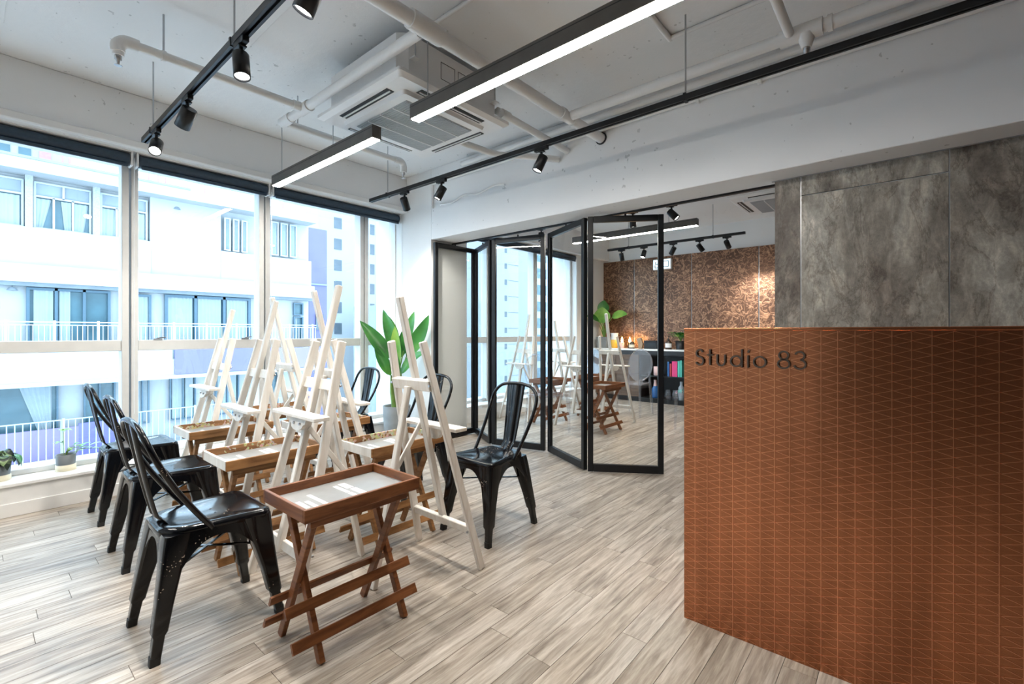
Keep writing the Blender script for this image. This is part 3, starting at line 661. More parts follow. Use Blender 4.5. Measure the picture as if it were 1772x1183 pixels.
# ================================================================== CEILING SERVICES
def cassette(loc, label, hs=0.455):
    t = thing('air_conditioner', label, 'air conditioner', loc, 0, 'ceiling cassette air conditioners')
    bx = 0.405
    def chs(z, s_, c): return [(s_-c, -s_, z), (s_, -s_+c, z), (s_, s_-c, z), (s_-c, s_, z), (-s_+c, s_, z), (-s_, s_-c, z), (-s_, -s_+c, z), (-s_+c, -s_, z)]
    part('casing', G().loft([chs(0.055, bx, 0.05), chs(0.30, bx, 0.05)], True, False), ACW, t)
    part('panel', G().loft([rrect(0, 0, hs, hs, 0.02, 0.058), rrect(0, 0, hs, hs, 0.02, 0.04), rrect(0, 0, hs-0.03, hs-0.03, 0.02, 0.022)], True, False), ACW, t)
    part('inner_frame', G().loft([rrect(0, 0, 0.335, 0.335, 0.02, 0.024), rrect(0, 0, 0.325, 0.325, 0.02, 0.0)], True, False), ACW, t)
    gr = part('grille', box(-0.27, 0.27, -0.27, 0.27, -0.003, 0.002), SEAL, t)
    sl = G()
    for k in range(44):
        y = -0.265 + k*0.0122; sl.box(-0.265, 0.265, y, y+0.0065, -0.008, -0.003)
    o = part('grille_slats', sl, SEAL, gr)
    for x in (-0.135, 0, 0.135): part('grille_rib', box(x-0.004, x+0.004, -0.27, 0.27, -0.010, -0.003), ACW, gr)
    for k in range(4):
        g = G().box(-0.26, 0.26, -0.015, 0.035, -0.002, 0.004); o = part('air_slot', g, DARK, t, loc=(0, 0, 0.0)); a = k*pi/2
        o.location = (sin(a)*0.385, -cos(a)*0.385, 0.0205); o.rotation_euler = (0, 0, a)
        o2 = part('louvre', box(-0.255, 0.255, 0.006, 0.014, -0.008, -0.002), ACW if k in (0, 1, 2, 3) else SEAL, o)
    for (yy, a, b) in ((-0.12, 0.14, 0.24), (0.02, 0.14, 0.24)):
        q = G(); x = 0.4055
        for p0, p1 in (((yy, a), (yy+0.11, a)), ((yy+0.11, a), (yy+0.11, b)), ((yy+0.11, b), (yy, b)), ((yy, b), (yy, a))): q.bar((x, p0[0], p0[1]), (x, p1[0], p1[1]), 0.002, 0.004, (1,0,0))
        part('knockout_outline', q, DARK, t)
    for sx in (-1, 1):
        for sy in (-1, 1):
            rd = part('hanger_rod', G().cyl((sx*0.43, sy*0.33, 0.16), (sx*0.43, sy*0.33, CZ-loc[2]), 0.005, 6), CHROME, t)
            part('hanger_bracket', box(min(sx*0.40, sx*0.45), max(sx*0.40, sx*0.45), sy*0.33-0.02, sy*0.33+0.02, 0.155, 0.162), ACW, rd)
    return t
cassette((-2.54, 1.965, 2.55), 'white ceiling cassette air conditioner between the two linear lamps')
cassette((-1.02, 5.65, 2.55), 'ceiling cassette air conditioner in the back room beside the stone wall')
def pipe(name, label, paths, cat='pipe', group='white painted ceiling pipes'):
    t = thing(name, label, cat, (0, 0, 0), 0, group)
    for nm, pts, r in paths: part(nm, G().tube(pts, r, 12), PIPE, t)
    return t
def head(par, x, y, z):
    s_ = part('sprinkler_head', G().lathe([(0.016, 0), (0.016, -0.02), (0.009, -0.022), (0.006, -0.045), (0.004, -0.05)], 10, (x, y, z)), CHROME, par)
    part('deflector', G().lathe([(0.016, -0.052), (0.018, -0.050)], 10, (x, y, z)), CHROME, s_)
PZ = 2.70
p = pipe('sprinkler_pipe', 'cream sprinkler pipe with an elbow above the left track', [
    ('pipe_run', [(-3.14, 0.57, PZ), (-3.14, 1.47, PZ)], 0.024), ('elbow', crom([(-3.14, 0.60, PZ), (-3.14, 0.545, PZ), (-3.14, 0.515, PZ-0.03), (-3.14, 0.515, PZ-0.065)], 5), 0.032),
    ('reducer', [(-3.14, 0.515, PZ-0.055), (-3.14, 0.515, PZ-0.085)], 0.026), ('coupling', [(-3.14, 1.42, PZ), (-3.14, 1.47, PZ)], 0.031), ('hanger_ring', [(-3.14, 0.70, PZ), (-3.14, 0.72, PZ)], 0.029)])
head(p, -3.14, 0.515, PZ-0.085); part('hanger_rod', G().cyl((-3.14, 0.71, PZ), (-3.14, 0.71, CZ), 0.005, 6), CHROME, p)
pipe('sprinkler_pipe', 'white branch pipe crossing in front of the air conditioner', [('pipe_run', [(-3.45, 1.50, PZ), (-1.90, 1.50, PZ)], 0.030), ('coupling', [(-3.20, 1.50, PZ), (-3.07, 1.50, PZ)], 0.038), ('coupling', [(-3.48, 1.50, PZ), (-3.34, 1.50, PZ)], 0.036)])
p = pipe('sprinkler_pipe', 'white pipe along the window beam ending in a sprinkler by the corner', [('pipe_run', [(-3.46, 1.53, PZ), (-3.46, 2.50, PZ)], 0.025), ('elbow', crom([(-3.46, 2.46, PZ), (-3.46, 2.52, PZ), (-3.46, 2.55, PZ-0.03), (-3.46, 2.55, PZ-0.09)], 5), 0.030)])
head(p, -3.46, 2.55, PZ-0.09); part('hanger_rod', G().cyl((-3.46, 1.6, PZ), (-3.46, 1.6, CZ), 0.005, 6), CHROME, p)
pipe('sprinkler_pipe', 'thick cream main pipe running away under the ceiling', [('pipe_run', [(-1.85, -2.7, PZ), (-1.85, 3.25, PZ)], 0.038), ('coupling', [(-1.85, 1.40, PZ), (-1.85, 1.60, PZ)], 0.048), ('coupling', [(-1.85, 2.68, PZ), (-1.85, 2.72, PZ)], 0.045), ('coupling', [(-1.85, 2.82, PZ), (-1.85, 2.86, PZ)], 0.045)])
part('wall_gap', G().lathe([(0.048, 0), (0.048, 0.008)], 16), DARK, bpy.data.objects['sprinkler_pipe.003'], loc=(-1.85, 3.249, PZ), rot=(radians(90), 0, 0))
p = pipe('sprinkler_pipe', 'white pipe along the top of the header with a tee above the long track', [('pipe_run', [(-1.808, 2.77, PZ), (3.1, 2.77, PZ)], 0.032), ('tee', [(-0.52, 2.77, PZ), (-0.33, 2.77, PZ)], 0.042), ('coupling', [(-0.31, 2.77, PZ), (-0.29, 2.77, PZ)], 0.039), ('drop', [(-0.40, 2.77, PZ-0.02), (-0.40, 2.77, PZ-0.085)], [0.042, 0.022]), ('side_branch', [(-0.47, 2.74, PZ), (-0.47, -2.7, PZ)], 0.022)])
head(p, -0.40, 2.77, PZ-0.085)
pipe('drain_pipe', 'cream drain pipe leaving the air conditioner towards the header', [('pipe_run', [(-2.165, 2.375, PZ), (-2.165, 3.24, PZ-0.02)], 0.026), ('coupling', [(-2.165, 2.42, PZ), (-2.165, 2.50, PZ)], 0.032)])
pipe('drain_pipe', 'curved white pipe behind the air conditioner near the corner', [('pipe_run', crom([(-2.68, 2.38, 2.66), (-2.66, 2.62, 2.66), (-2.58, 2.85, 2.64), (-2.42, 3.0, 2.63), (-2.25, 3.24, 2.63)], 5), 0.026)])
def conduit(label, pts, r, clips=()):
    t = thing('conduit', label, 'conduit', (0,0,0), 0, 'white electrical conduits'); part('run', G().tube(pts, r, 8), PIPE, t)
    for c in clips: part('saddle', G().box(c[0]-0.012, c[0]+0.012, c[1]-0.018, c[1]+0.018, c[2]-0.022, c[2]+0.018), PIPE, t, 0.003)
conduit('thin conduit fixed on the header below the long track', [(-3.9, 3.235, 2.757), (3.1, 3.235, 2.757)], 0.011, [(-1.1, 3.238, 2.757), (-0.72, 3.238, 2.757), (0.55, 3.238, 2.757)])
conduit('flat trunking along the joint of ceiling and header', [(-3.4, 3.21, 2.855), (3.1, 3.21, 2.855)], 0.025)
conduit('conduit on the ceiling beside the long lamp, turning towards the right', [(-1.085, 2.1, CZ-0.015), (-1.085, 2.72, CZ-0.015)], 0.016)
conduit('thin conduit on the ceiling running off the top right', [(-1.085, 2.71, CZ-0.014), (1.4, 2.71, CZ-0.014)], 0.013)
conduit('thin conduit above the main pipe towards the top of the picture', [(-2.1, 1.72, CZ-0.012), (-0.9, 1.72, CZ-0.012)], 0.012)
conduit('cable drooping from the trunking near the corner', crom([(-3.75, 3.235, 2.52), (-3.55, 3.22, 2.50), (-3.40, 3.235, 2.55), (-3.2, 3.225, 2.52), (-3.0, 3.235, 2.56), (-2.85, 3.235, 2.54)], 4), 0.010)
conduit('conduit drop at the corner of beam and header', [(-3.88, 3.235, 2.78), (-3.88, 3.235, 2.50)], 0.011)
# roller blinds
def blind(y0, y1, label, x=-4.475, group='rolled up navy blinds'):
    t = thing('roller_blind', label, 'blind', (x, y0, 2.475), 0, group); L = y1-y0
    part('roll', G().cyl((0, 0.02, 0), (0, L-0.02, 0), 0.048, 20), NAVY, t)
    part('hem_bar', box(0.028, 0.046, 0.03, L-0.03, -0.064, -0.040), NAVY, t, 0.004)
    part('head_box', box(-0.05, 0.05, 0.0, L, 0.048, 0.055), PIPE, t)
    for a, b in ((0.0, 0.014), (L-0.014, L)): part('bracket', box(-0.05, 0.05, a, b, -0.052, 0.048), PIPE, t, 0.004)
    q = G(); n = 60
    for k in range(n):
        z = -0.03 - k*0.031
        for xx in (0.052, 0.064): q.lathe([(0.0005, -0.003), (0.0028, 0), (0.0005, 0.003)], 6, (xx, L+0.004, z), False)
    q.tube([(0.052, L+0.004, 0.0), (0.052, L+0.004, -1.9), (0.058, L+0.004, -1.92), (0.064, L+0.004, -1.9), (0.064, L+0.004, 0)], 0.0012, 4)
    part('bead_chain', q, PIPE, t)
blind(-1.19, -0.18, 'navy roller blind behind the left picture edge'); blind(-0.165, 0.815, 'navy roller blind at the left picture edge')
blind(0.835, 1.80, 'navy roller blind behind the left track end'); blind(1.82, 3.235, 'longest navy roller blind, next to the white corner wall')
blind(3.85, 6.93, 'navy roller blind seen through the glass doors')
# ================================================================== PLANTS
def leaf_g(p0, p1, p2, wd, n=12, fold=0.25, prof=0.8, hint=None):
    p0, p1, p2 = Vector(p0), Vector(p1), Vector(p2); rings = []
    for i in range(n+1):
        t = i/n; c = p0*(1-t)**2 + p1*2*t*(1-t) + p2*t*t; d = (p1-p0)*(1-t) + (p2-p1)*t; d = d.normalized()
        sd = d.cross(Vector((0,0,1)));  sd = sd.normalized() if sd.length > 1e-3 else Vector((1,0,0))
        if hint is not None: sd = d.cross(Vector(hint)).normalized()
        up = sd.cross(d).normalized()
        h_ = wd*max(0.02, sin(pi*min(1, t**prof))**0.75)*0.5
        rings.append([c - sd*h_ + up*h_*fold, c - sd*h_*0.5 + up*h_*fold*0.35, c, c + sd*h_*0.5 + up*h_*fold*0.35, c + sd*h_ + up*h_*fold])
    return G().loft(rings, False, True, False)
def leaf(par, base, p0, p1, p2, wd, mat, r=0.007, fold=0.25, prof=0.8, hint=None):
    lf = part('leaf', leaf_g(p0, p1, p2, wd, 12, fold, prof, hint), mat, par)
    b, q = Vector(base), Vector(p0); m_ = (b+q)/2 + Vector(((q-b).x*-0.25, (q-b).y*-0.25, 0.02))
    part('stalk', G().tube(crom([b, m_, q], 5), r, 6), STEM, lf)
def pot(t, r0, r1, h_, m, rim=0.012):
    part('pot', G().lathe([(r0, 0), (r1, h_), (r1-rim, h_), (r1-rim-0.004, h_-0.03)], 28), m, t)
    part('soil', G().lathe([(0.001, h_-0.03), (r1-rim-0.002, h_-0.032)], 20, cap=False), SOIL, t)
pt = thing('potted_plant', 'large leafy plant in a tall grey pot in the window corner', 'plant', (-4.16, 2.98, 0)); pot(pt, 0.125, 0.145, 0.40, POTG)
b0 = (0, 0, 0.37)
# (p0, p1, p2, width): x is away from the windows, y is along them
for p0, p1, p2, wd, m, hn in [((-0.05, -0.05, 0.90), (-0.12, -0.14, 1.08), (-0.26, -0.28, 1.30), 0.19, LEAFG, (0.75, -0.55, 0.35)), ((0.0, 0.0, 1.0), (-0.06, -0.04, 1.22), (-0.10, -0.08, 1.38), 0.17, LEAFG, (0.9, -0.5, 0.0)),
    ((0.04, 0.0, 0.95), (-0.02, -0.05, 1.15), (-0.10, -0.10, 1.42), 0.19, LEAFG, (0.4, -0.9, 0.2)), ((0.05, 0.05, 0.98), (0.08, 0.10, 1.20), (0.12, 0.14, 1.40), 0.17, LEAFG, (0.3, -1.0, 0.1)),
    ((0.10, 0.05, 0.92), (0.20, 0.14, 1.10), (0.30, 0.19, 1.36), 0.19, LEAFG, (0.7, -0.6, 0.4)), ((0.04, -0.03, 0.78), (0.07, -0.06, 1.02), (0.05, -0.06, 1.24), 0.15, LEAFL, (0.6, -0.8, 0.1)),
    ((0.08, 0.0, 0.74), (0.20, 0.04, 0.93), (0.36, 0.10, 0.97), 0.16, LEAFG, (0.5, -0.6, 0.7)), ((-0.03, 0.06, 0.90), (-0.05, 0.12, 1.06), (-0.02, 0.16, 1.28), 0.16, LEAFG, (0.7, -0.7, 0.1)),
    ((0.06, -0.04, 0.70), (0.10, -0.10, 0.84), (0.12, -0.12, 1.02), 0.14, LEAFG, (0.7, -0.5, 0.2)), ((-0.02, -0.06, 0.72), (-0.08, -0.12, 0.88), (-0.14, -0.18, 1.06), 0.15, LEAFG, (0.8, -0.5, 0.3))]:
    leaf(pt, b0, p0, p1, p2, wd*0.80, m, hint=hn)
for (x, y, hh) in ((-0.04, -0.03, 0.72), (0.03, 0.02, 0.78), (0.0, -0.06, 0.66)): part('trunk', G().tube([(x*0.5, y*0.5, 0.36), (x, y, 0.55), (x*1.2, y*1.2, hh)], [0.026, 0.022, 0.010], 8), STEM, pt)
pt = thing('potted_plant', 'small grey and cream pot with a sprouting green plant on the window ledge', 'plant', (-4.505, 0.455, 0.212), 0, 'little pots on the window ledge')
part('pot', G().lathe([(0.050, 0.038), (0.055, 0.11), (0.049, 0.11), (0.048, 0.095)], 26), POTD, pt); part('pot_base', G().lathe([(0.052, 0), (0.0545, 0.004), (0.0545, 0.038), (0.050, 0.040)], 26), CREAM, pt); part('soil', G().lathe([(0.001, 0.096), (0.0485, 0.095)], 18, cap=False), SOIL, pt)
part('saucer', G().lathe([(0.058, -0.0), (0.060, 0.005)], 24), CREAM, pt)
for k in range(9):
    a = k*0.75; rr = 0.035+0.03*(k % 3); zz = 0.125+0.012*(k % 4); q = (rr*cos(a)*0.6, 0.02+rr*abs(sin(a))*1.2-0.01, zz)
    leaf(pt, (0, 0, 0.095), q, (q[0]*1.3, q[1]*1.25+0.005, zz+0.018), (q[0]*1.7, q[1]*1.5+0.015, zz+0.010), 0.030, LEAFG if k % 2 else LEAFL, 0.0015)
part('stem', G().tube([(0, -0.01, 0.09), (0.002, -0.012, 0.19), (0, -0.014, 0.27)], 0.0022, 6), STEM, pt)
for k in range(7):
    a = k*0.9; zz = 0.272 if k < 5 else 0.19; q = (0.008*cos(a), -0.014+0.008*sin(a), zz)
    leaf(pt, (0, -0.014, zz-0.01), q, (0.03*cos(a), -0.014+0.03*sin(a), zz+0.018), (0.058*cos(a), -0.014+0.055*sin(a), zz+0.004), 0.028, LEAFL, 0.0012)
for k in range(4):
    y_ = 0.10+0.035*k; leaf(pt, (0.01, 0.05, 0.11), (0.012, y_, 0.13-0.005*k), (0.018, y_+0.02, 0.145-0.008*k), (0.02, y_+0.045, 0.13-0.01*k), 0.03, LEAFL, 0.001)
pt = thing('potted_plant', 'small pot with dark patterned hanging leaves cut by the left picture edge', 'plant', (-4.50, 0.140, 0.212), 0, 'little pots on the window ledge')
part('pot', G().lathe([(0.050, 0.036), (0.055, 0.105), (0.049, 0.105), (0.048, 0.09)], 26), POTD, pt); part('pot_base', G().lathe([(0.052, 0), (0.0545, 0.004), (0.0545, 0.036), (0.050, 0.038)], 26), CREAM, pt); part('soil', G().lathe([(0.001, 0.091), (0.0485, 0.09)], 18, cap=False), SOIL, pt)
for k in range(26):
    a = k*2.4; rr = 0.02+0.045*((k*37) % 10)/10; zz = 0.14+0.06*((k*53) % 10)/10; q = (rr*cos(a), rr*sin(a), zz)
    leaf(pt, (0, 0, 0.09), q, (q[0]*1.7, q[1]*1.7, zz+0.01), (q[0]*2.0, q[1]*2.0, zz-0.05-0.02*(k % 3)), 0.060, LEAFD if k % 6 else LEAFG, 0.0015)
# ================================================================== BACK ROOM
for i, (p, lb) in enumerate([((-2.80, 4.96), 'brown tray table seen whole through the end glass leaf'), ((-3.62, 5.02), 'brown tray table in the back room behind the third glass leaf'), ((-3.45, 5.82), 'brown tray table in the back room half hidden by a door frame')]):
    copy_tree(T1, (*p, 0), 0.0, lb, 'tray tables in the back room')
BG = 'white easels in the back room'
easel((-2.985, 5.69), pi, 'white easel seen through the end glass leaf, before the sideboard', 1.42, 0.74, group=BG)
easel((-3.19, 4.86), 0, 'white easel behind the glass where two door leaves meet', 1.40, 0.75, group=BG)
easel((-4.05, 4.78), 0, 'white easel by the back room window, behind the third glass leaf', 1.43, 0.75, group=BG)
easel((-3.87, 5.78), pi, 'white easel deepest in the back room beside the window', 1.35, 0.75, group=BG)
def ghost(loc, rz, label):
    t = thing('acrylic_chair', label, 'chair', (*loc, 0), rz, 'clear acrylic chairs in the back room')
    g = G().loft([rrect(0, 0, 0.19, 0.19, 0.07, 0.445), rrect(0, 0, 0.195, 0.195, 0.07, 0.462), rrect(0, 0, 0.18, 0.18, 0.06, 0.466)]); part('seat', g, ACRYL, t)
    part('apron', G().loft([rrect(0, 0, 0.185, 0.185, 0.06, 0.40), rrect(0, 0, 0.19, 0.19, 0.07, 0.446)], False), ACRYL, t)
    for sx in (1, -1):
        part('leg', G().bar((sx*0.165, 0.165, 0.44), (sx*0.175, 0.18, 0.0), 0.034, 0.034, (0,1,0), 0.024, 0.024), ACRYL, t, 0.004)
        part('leg', G().tube([(sx*0.155, -0.175, 0.62), (sx*0.165, -0.165, 0.44), (sx*0.175, -0.19, 0.2), (sx*0.18, -0.225, 0.0)], [0.014, 0.018, 0.016, 0.013], 6), ACRYL, t)
    n = 28; R = []
    for (rx, rz_, off) in ((0.185, 0.225, 0.0), (0.190, 0.230, -0.008), (0.185, 0.225, -0.016)): R.append([(rx*cos(2*pi*k/n), -0.19 - 0.16*(rz_*sin(2*pi*k/n)) + off - 0.03*cos(2*pi*k/n)**2*0 , 0.70 + rz_*sin(2*pi*k/n)) for k in range(n)])
    part('oval_back', G().loft(R), ACRYL, t)
    R = [[(0.188*a*cos(2*pi*k/n), -0.19-0.16*(0.228*a*sin(2*pi*k/n)) - 0.008 + b, 0.70+0.228*a*sin(2*pi*k/n)) for k in range(n)] for a, b in ((1.0, 0.012), (1.05, 0.0), (1.0, -0.012), (0.95, 0.0), (1.0, 0.012))]
    part('back_rim', G().loft(R, False), ACRYL, t)
ghost((-3.01, 6.22), pi, 'clear acrylic chair with oval back before the sideboard'); ghost((-3.22, 4.42), 0, 'clear acrylic chair behind the third and fourth glass leaves')
ghost((-2.0, 5.78), pi, 'clear acrylic chair half hidden by the reception counter'); ghost((-3.88, 6.32), pi, 'clear acrylic chair behind the door frame, near the far corner')
# sideboard
sb = thing('sideboard', 'long black sideboard with white top and open shelves under the copper wall', 'sideboard', (-4.40, 7.46, 0)); SL = 3.4
part('top', box(0, SL, -0.01, 0.42, 0.872, 0.90), WHITEG, sb, 0.002); part('plinth', box(0.02, SL-0.02, 0.03, 0.42, 0, 0.06), BLACKM, sb)
part('back_board', box(0, SL, 0.41, 0.42, 0.06, 0.872), BLACKM, sb); part('bottom_board', box(0, SL, 0, 0.41, 0.06, 0.08), BLACKM, sb); part('upper_band', box(0, SL, 0.0, 0.41, 0.80, 0.872), BLACKM, sb)
for x in (0, 0.88, 1.90, 2.65, SL-0.02): part('divider', box(x, x+0.02, 0.0, 0.41, 0.08, 0.80), BLACKM, sb)
for a, b in ((0.90, 1.90), (1.92, 2.65), (2.67, SL-0.02)): part('shelf', box(a, b, 0.01, 0.41, 0.44, 0.456), BLACKM, sb)
for x0, x1 in ((0.02, 0.45), (0.45, 0.88)):
    d = part('cupboard_door', box(x0+0.003, x1-0.003, -0.004, 0.016, 0.085, 0.797), DWOOD, sb)
    for k in range(6):
        z = 0.085 + k*0.1187; part('door_board', box(x0+0.004, x1-0.004, -0.012, -0.004, z+0.002, z+0.1165), DWOOD, d, 0.001)
TY = 7.62; TZ = 0.90
def lat(name, label, cat, x, prof, mat, y=TY, z=TZ, n=18, group='things on the sideboard'):
    o = part(name, G().lathe(prof, n), mat, None, loc=(x, y, z)); return tag(o, label, cat, group)
pt = thing('potted_plant', 'round leaved plant in a square grey pot on the sideboard', 'plant', (-4.27, TY-0.02, TZ), 0, 'things on the sideboard')
part('pot', G().loft([rrect(0, 0, 0.10, 0.10, 0.02, 0), rrect(0, 0, 0.115, 0.115, 0.02, 0.20), rrect(0, 0, 0.10, 0.10, 0.02, 0.20), rrect(0, 0, 0.10, 0.10, 0.02, 0.18)]), POTG, pt)
for p0, p1, p2, wd, m in [((0.0, -0.05, 0.45), (0.02, -0.12, 0.58), (0.02, -0.10, 0.74), 0.30, LEAFL), ((0.16, 0.0, 0.55), (0.30, -0.02, 0.63), (0.46, 0.0, 0.60), 0.17, LEAFL), ((-0.04, -0.12, 0.50), (-0.08, -0.3, 0.58), (-0.10, -0.42, 0.56), 0.16, LEAFG), ((-0.05, 0.08, 0.60), (-0.10, 0.12, 0.76), (-0.06, 0.13, 0.88), 0.22, LEAFG)]:
    leaf(pt, (0, 0, 0.18), p0, p1, p2, wd, m, 0.008, 0.12, 0.9, hint=(0.3, -0.8, 0.5))
for k in range(5): part('stalk', G().tube([(0, 0, 0.18), (0.04*cos(k*1.3), 0.04*sin(k*1.3), 0.3), (0.09*cos(k*1.3), 0.09*sin(k*1.3), 0.42)], [0.012, 0.009, 0.004], 6), STEM, pt)
v_ = thing('vase', 'tall vase, white above and amber yellow below, behind an easel mast', 'vase', (-4.07, TY, TZ), 0, 'things on the sideboard')
part('lower_body', G().lathe([(0.05, 0), (0.075, 0.03), (0.07, 0.14), (0.062, 0.15)], 20), YELLOW, v_); part('upper_body', G().lathe([(0.062, 0.15), (0.062, 0.24), (0.072, 0.27), (0.066, 0.27)], 20), WHITEG, v_)
for x, lb in ((-3.93, 'left glowing candle on the sideboard'), (-3.78, 'right glowing candle on the sideboard')):
    c = thing('candle', lb, 'candle', (x, TY+0.02, TZ), 0, 'things on the sideboard')
    part('holder', G().lathe([(0.038, 0), (0.042, 0.10), (0.037, 0.10), (0.035, 0.012)], 18), AMBERJ if x > -3.9 else ROSE, c)
    part('wax', G().lathe([(0.034, 0.012), (0.034, 0.085)], 16), CREAM, c)
    part('flame', G().lathe([(0.004, 0.09), (0.022, 0.12), (0.018, 0.15), (0.002, 0.20)], 12), CANDLE, c)
jar = thing('jar', 'dark jar with pale label beside the candles', 'jar', (-3.70, TY-0.06, TZ), 0, 'things on the sideboard')
part('body', G().lathe([(0.045, 0), (0.048, 0.01), (0.048, 0.085), (0.038, 0.10), (0.038, 0.115)], 20), AMBERJ, jar); part('label_band', G().lathe([(0.0486, 0.02), (0.0486, 0.07)], 20, cap=False), CREAM, jar)
o = part('wooden_block', G().plate([(-0.05, 0.17), (0.03, 0.19), (0.07, 0.08), (0.05, 0.0), (-0.01, 0.0), (-0.02, 0.09)], (0, 0, 0), (1,0,0), (0,0,1), (0,1,0), 0.05), TAN, None, 0.004, loc=(-3.585, TY-0.03, TZ)); tag(o, 'leaning tan wooden block on the sideboard', 'ornament', 'things on the sideboard')
bxs = thing('storage_box', 'flat black box standing on the sideboard', 'box', (-3.36, TY, TZ), 0, 'things on the sideboard'); part('body', box(-0.12, 0.11, -0.06, 0.06, 0, 0.12), BLACKM, bxs, 0.003); part('lid', box(-0.123, 0.113, -0.063, 0.063, 0.12, 0.14), BLACKM, bxs, 0.003)
lat('bottle', 'slim white bottle with a golden stopper beside the door stile', 'bottle', -3.22, [(0.018, 0), (0.02, 0.13), (0.012, 0.15), (0.006, 0.16), (0.006, 0.28), (0.002, 0.29)], WHITEG)
jar = thing('jar', 'black pump jar with white label right of the glass doors', 'jar', (-3.05, TY-0.05, TZ), 0, 'things on the sideboard')
part('body', G().lathe([(0.05, 0), (0.053, 0.01), (0.053, 0.115), (0.03, 0.14)], 20), AMBERJ, jar); part('label_band', G().lathe([(0.0536, 0.03), (0.0536, 0.10)], 20, cap=False), WHITEG, jar); part('pump', G().lathe([(0.018, 0.14), (0.018, 0.17), (0.006, 0.175), (0.006, 0.21), (0.02, 0.212), (0.02, 0.222)], 12), BLACKM, jar)
pt = thing('potted_plant', 'bushy green plant in a black pot at the sideboard end', 'plant', (-2.86, TY-0.02, TZ), 0, 'things on the sideboard'); pot(pt, 0.07, 0.085, 0.14, BLACKM, 0.01)
for k in range(30):
    a = k*2.399; e = 0.3+0.9*((k*41) % 17)/17; rr = 0.05+0.07*((k*29) % 13)/13; q = (rr*cos(a), rr*sin(a), 0.16+0.10*sin(e))
    leaf(pt, (0, 0, 0.11), q, (q[0]*1.5, q[1]*1.5, q[2]+0.05), (q[0]*1.9, q[1]*1.9, q[2]+0.02), 0.06, LEAFG if k % 3 else LEAFL, 0.002)
lat('cup', 'pale pink cup on the middle shelf', 'cup', -3.24, [(0.045, 0), (0.055, 0.01), (0.055, 0.15), (0.049, 0.15), (0.048, 0.012)], ROSE, 7.55, 0.456, group='things in the shelves')
for k, (x, hh, wd, m, lb) in enumerate([(-3.035, 0.24, 0.03, BLUEB, 'blue book leaning in the shelf'), (-2.998, 0.21, 0.024, REDB, 'thin red book in the shelf'), (-2.93, 0.25, 0.085, PINK, 'thick pink book in the shelf'), (-2.862, 0.26, 0.035, TEAL, 'teal book in the shelf'), (-2.825, 0.27, 0.03, TEAL, 'tall green book at the end of the shelf row')]):
    b = thing('book', lb, 'book', (x, 7.52, 0.456), 0, 'books in the shelf'); part('cover', G().box(-wd/2, -wd/2+0.003, 0, 0.16, 0, hh).box(wd/2-0.003, wd/2, 0, 0.16, 0, hh).box(-wd/2+0.003, wd/2-0.003, 0, 0.003, 0, hh), m, b); part('pages', box(-wd/2+0.003, wd/2-0.003, 0.003, 0.155, 0.004, hh-0.004), WHITEG, b)
bt = thing('bottle', 'blue bottle with a pink neck on the bottom shelf', 'bottle', (-3.27, 7.55, 0.08), 0, 'things in the shelves'); part('body', G().lathe([(0.05, 0), (0.06, 0.02), (0.058, 0.15), (0.03, 0.2)], 18), BLUEB, bt); part('neck', G().lathe([(0.03, 0.2), (0.02, 0.26), (0.022, 0.30)], 14), ROSE, bt)
for x, lb in ((-3.05, 'left glass jar on the bottom shelf'), (-2.93, 'right glass jar on the bottom shelf')): lat('glass_jar', lb, 'jar', x, [(0.045, 0), (0.05, 0.01), (0.05, 0.10), (0.035, 0.13), (0.035, 0.15)], ACRYL, 7.55, 0.08, group='things in the shelves')
lat('bottle', 'pale blue bottle at the bottom shelf end', 'bottle', -2.83, [(0.04, 0), (0.05, 0.1), (0.045, 0.2), (0.02, 0.24), (0.02, 0.30)], RAILB, 7.55, 0.08, group='things in the shelves')
# exit sign
sg = thing('exit_sign', 'pale blue lit exit sign high on the copper wall', 'sign', (-3.41, 7.85, 2.28))
part('case', box(-0.02, 0.30, -0.03, 0.04, -0.01, 0.17), WHITEG, sg, 0.003); part('face', box(-0.01, 0.29, -0.032, -0.030, 0.0, 0.16), SIGNGLOW, sg)
q = G(); SGM = plain('sign_green', (0.02, 0.10, 0.12), 0.5)
def st(x0, z0, x1, z1, w_=0.012): q.box(min(x0, x1)-w_/2, max(x0, x1)+w_/2, -0.0335, -0.032, min(z0, z1)-w_/2, max(z0, z1)+w_/2)
for a in ((0.07, 0.025, 0.07, 0.14), (0.03, 0.085, 0.11, 0.085), (0.03, 0.085, 0.03, 0.125), (0.11, 0.085, 0.11, 0.125), (0.02, 0.025, 0.12, 0.025), (0.02, 0.025, 0.02, 0.065), (0.12, 0.025, 0.12, 0.065), (0.165, 0.03, 0.165, 0.13), (0.255, 0.03, 0.255, 0.13), (0.165, 0.13, 0.255, 0.13), (0.165, 0.035, 0.255, 0.035)): st(*a)
part('lettering', q, SGM, sg)
# ================================================================== OUTDOORS
FX = -19.3
bd = thing('building', 'white apartment building across the street with balconies and curtained windows', 'building', (FX, 0, 0))
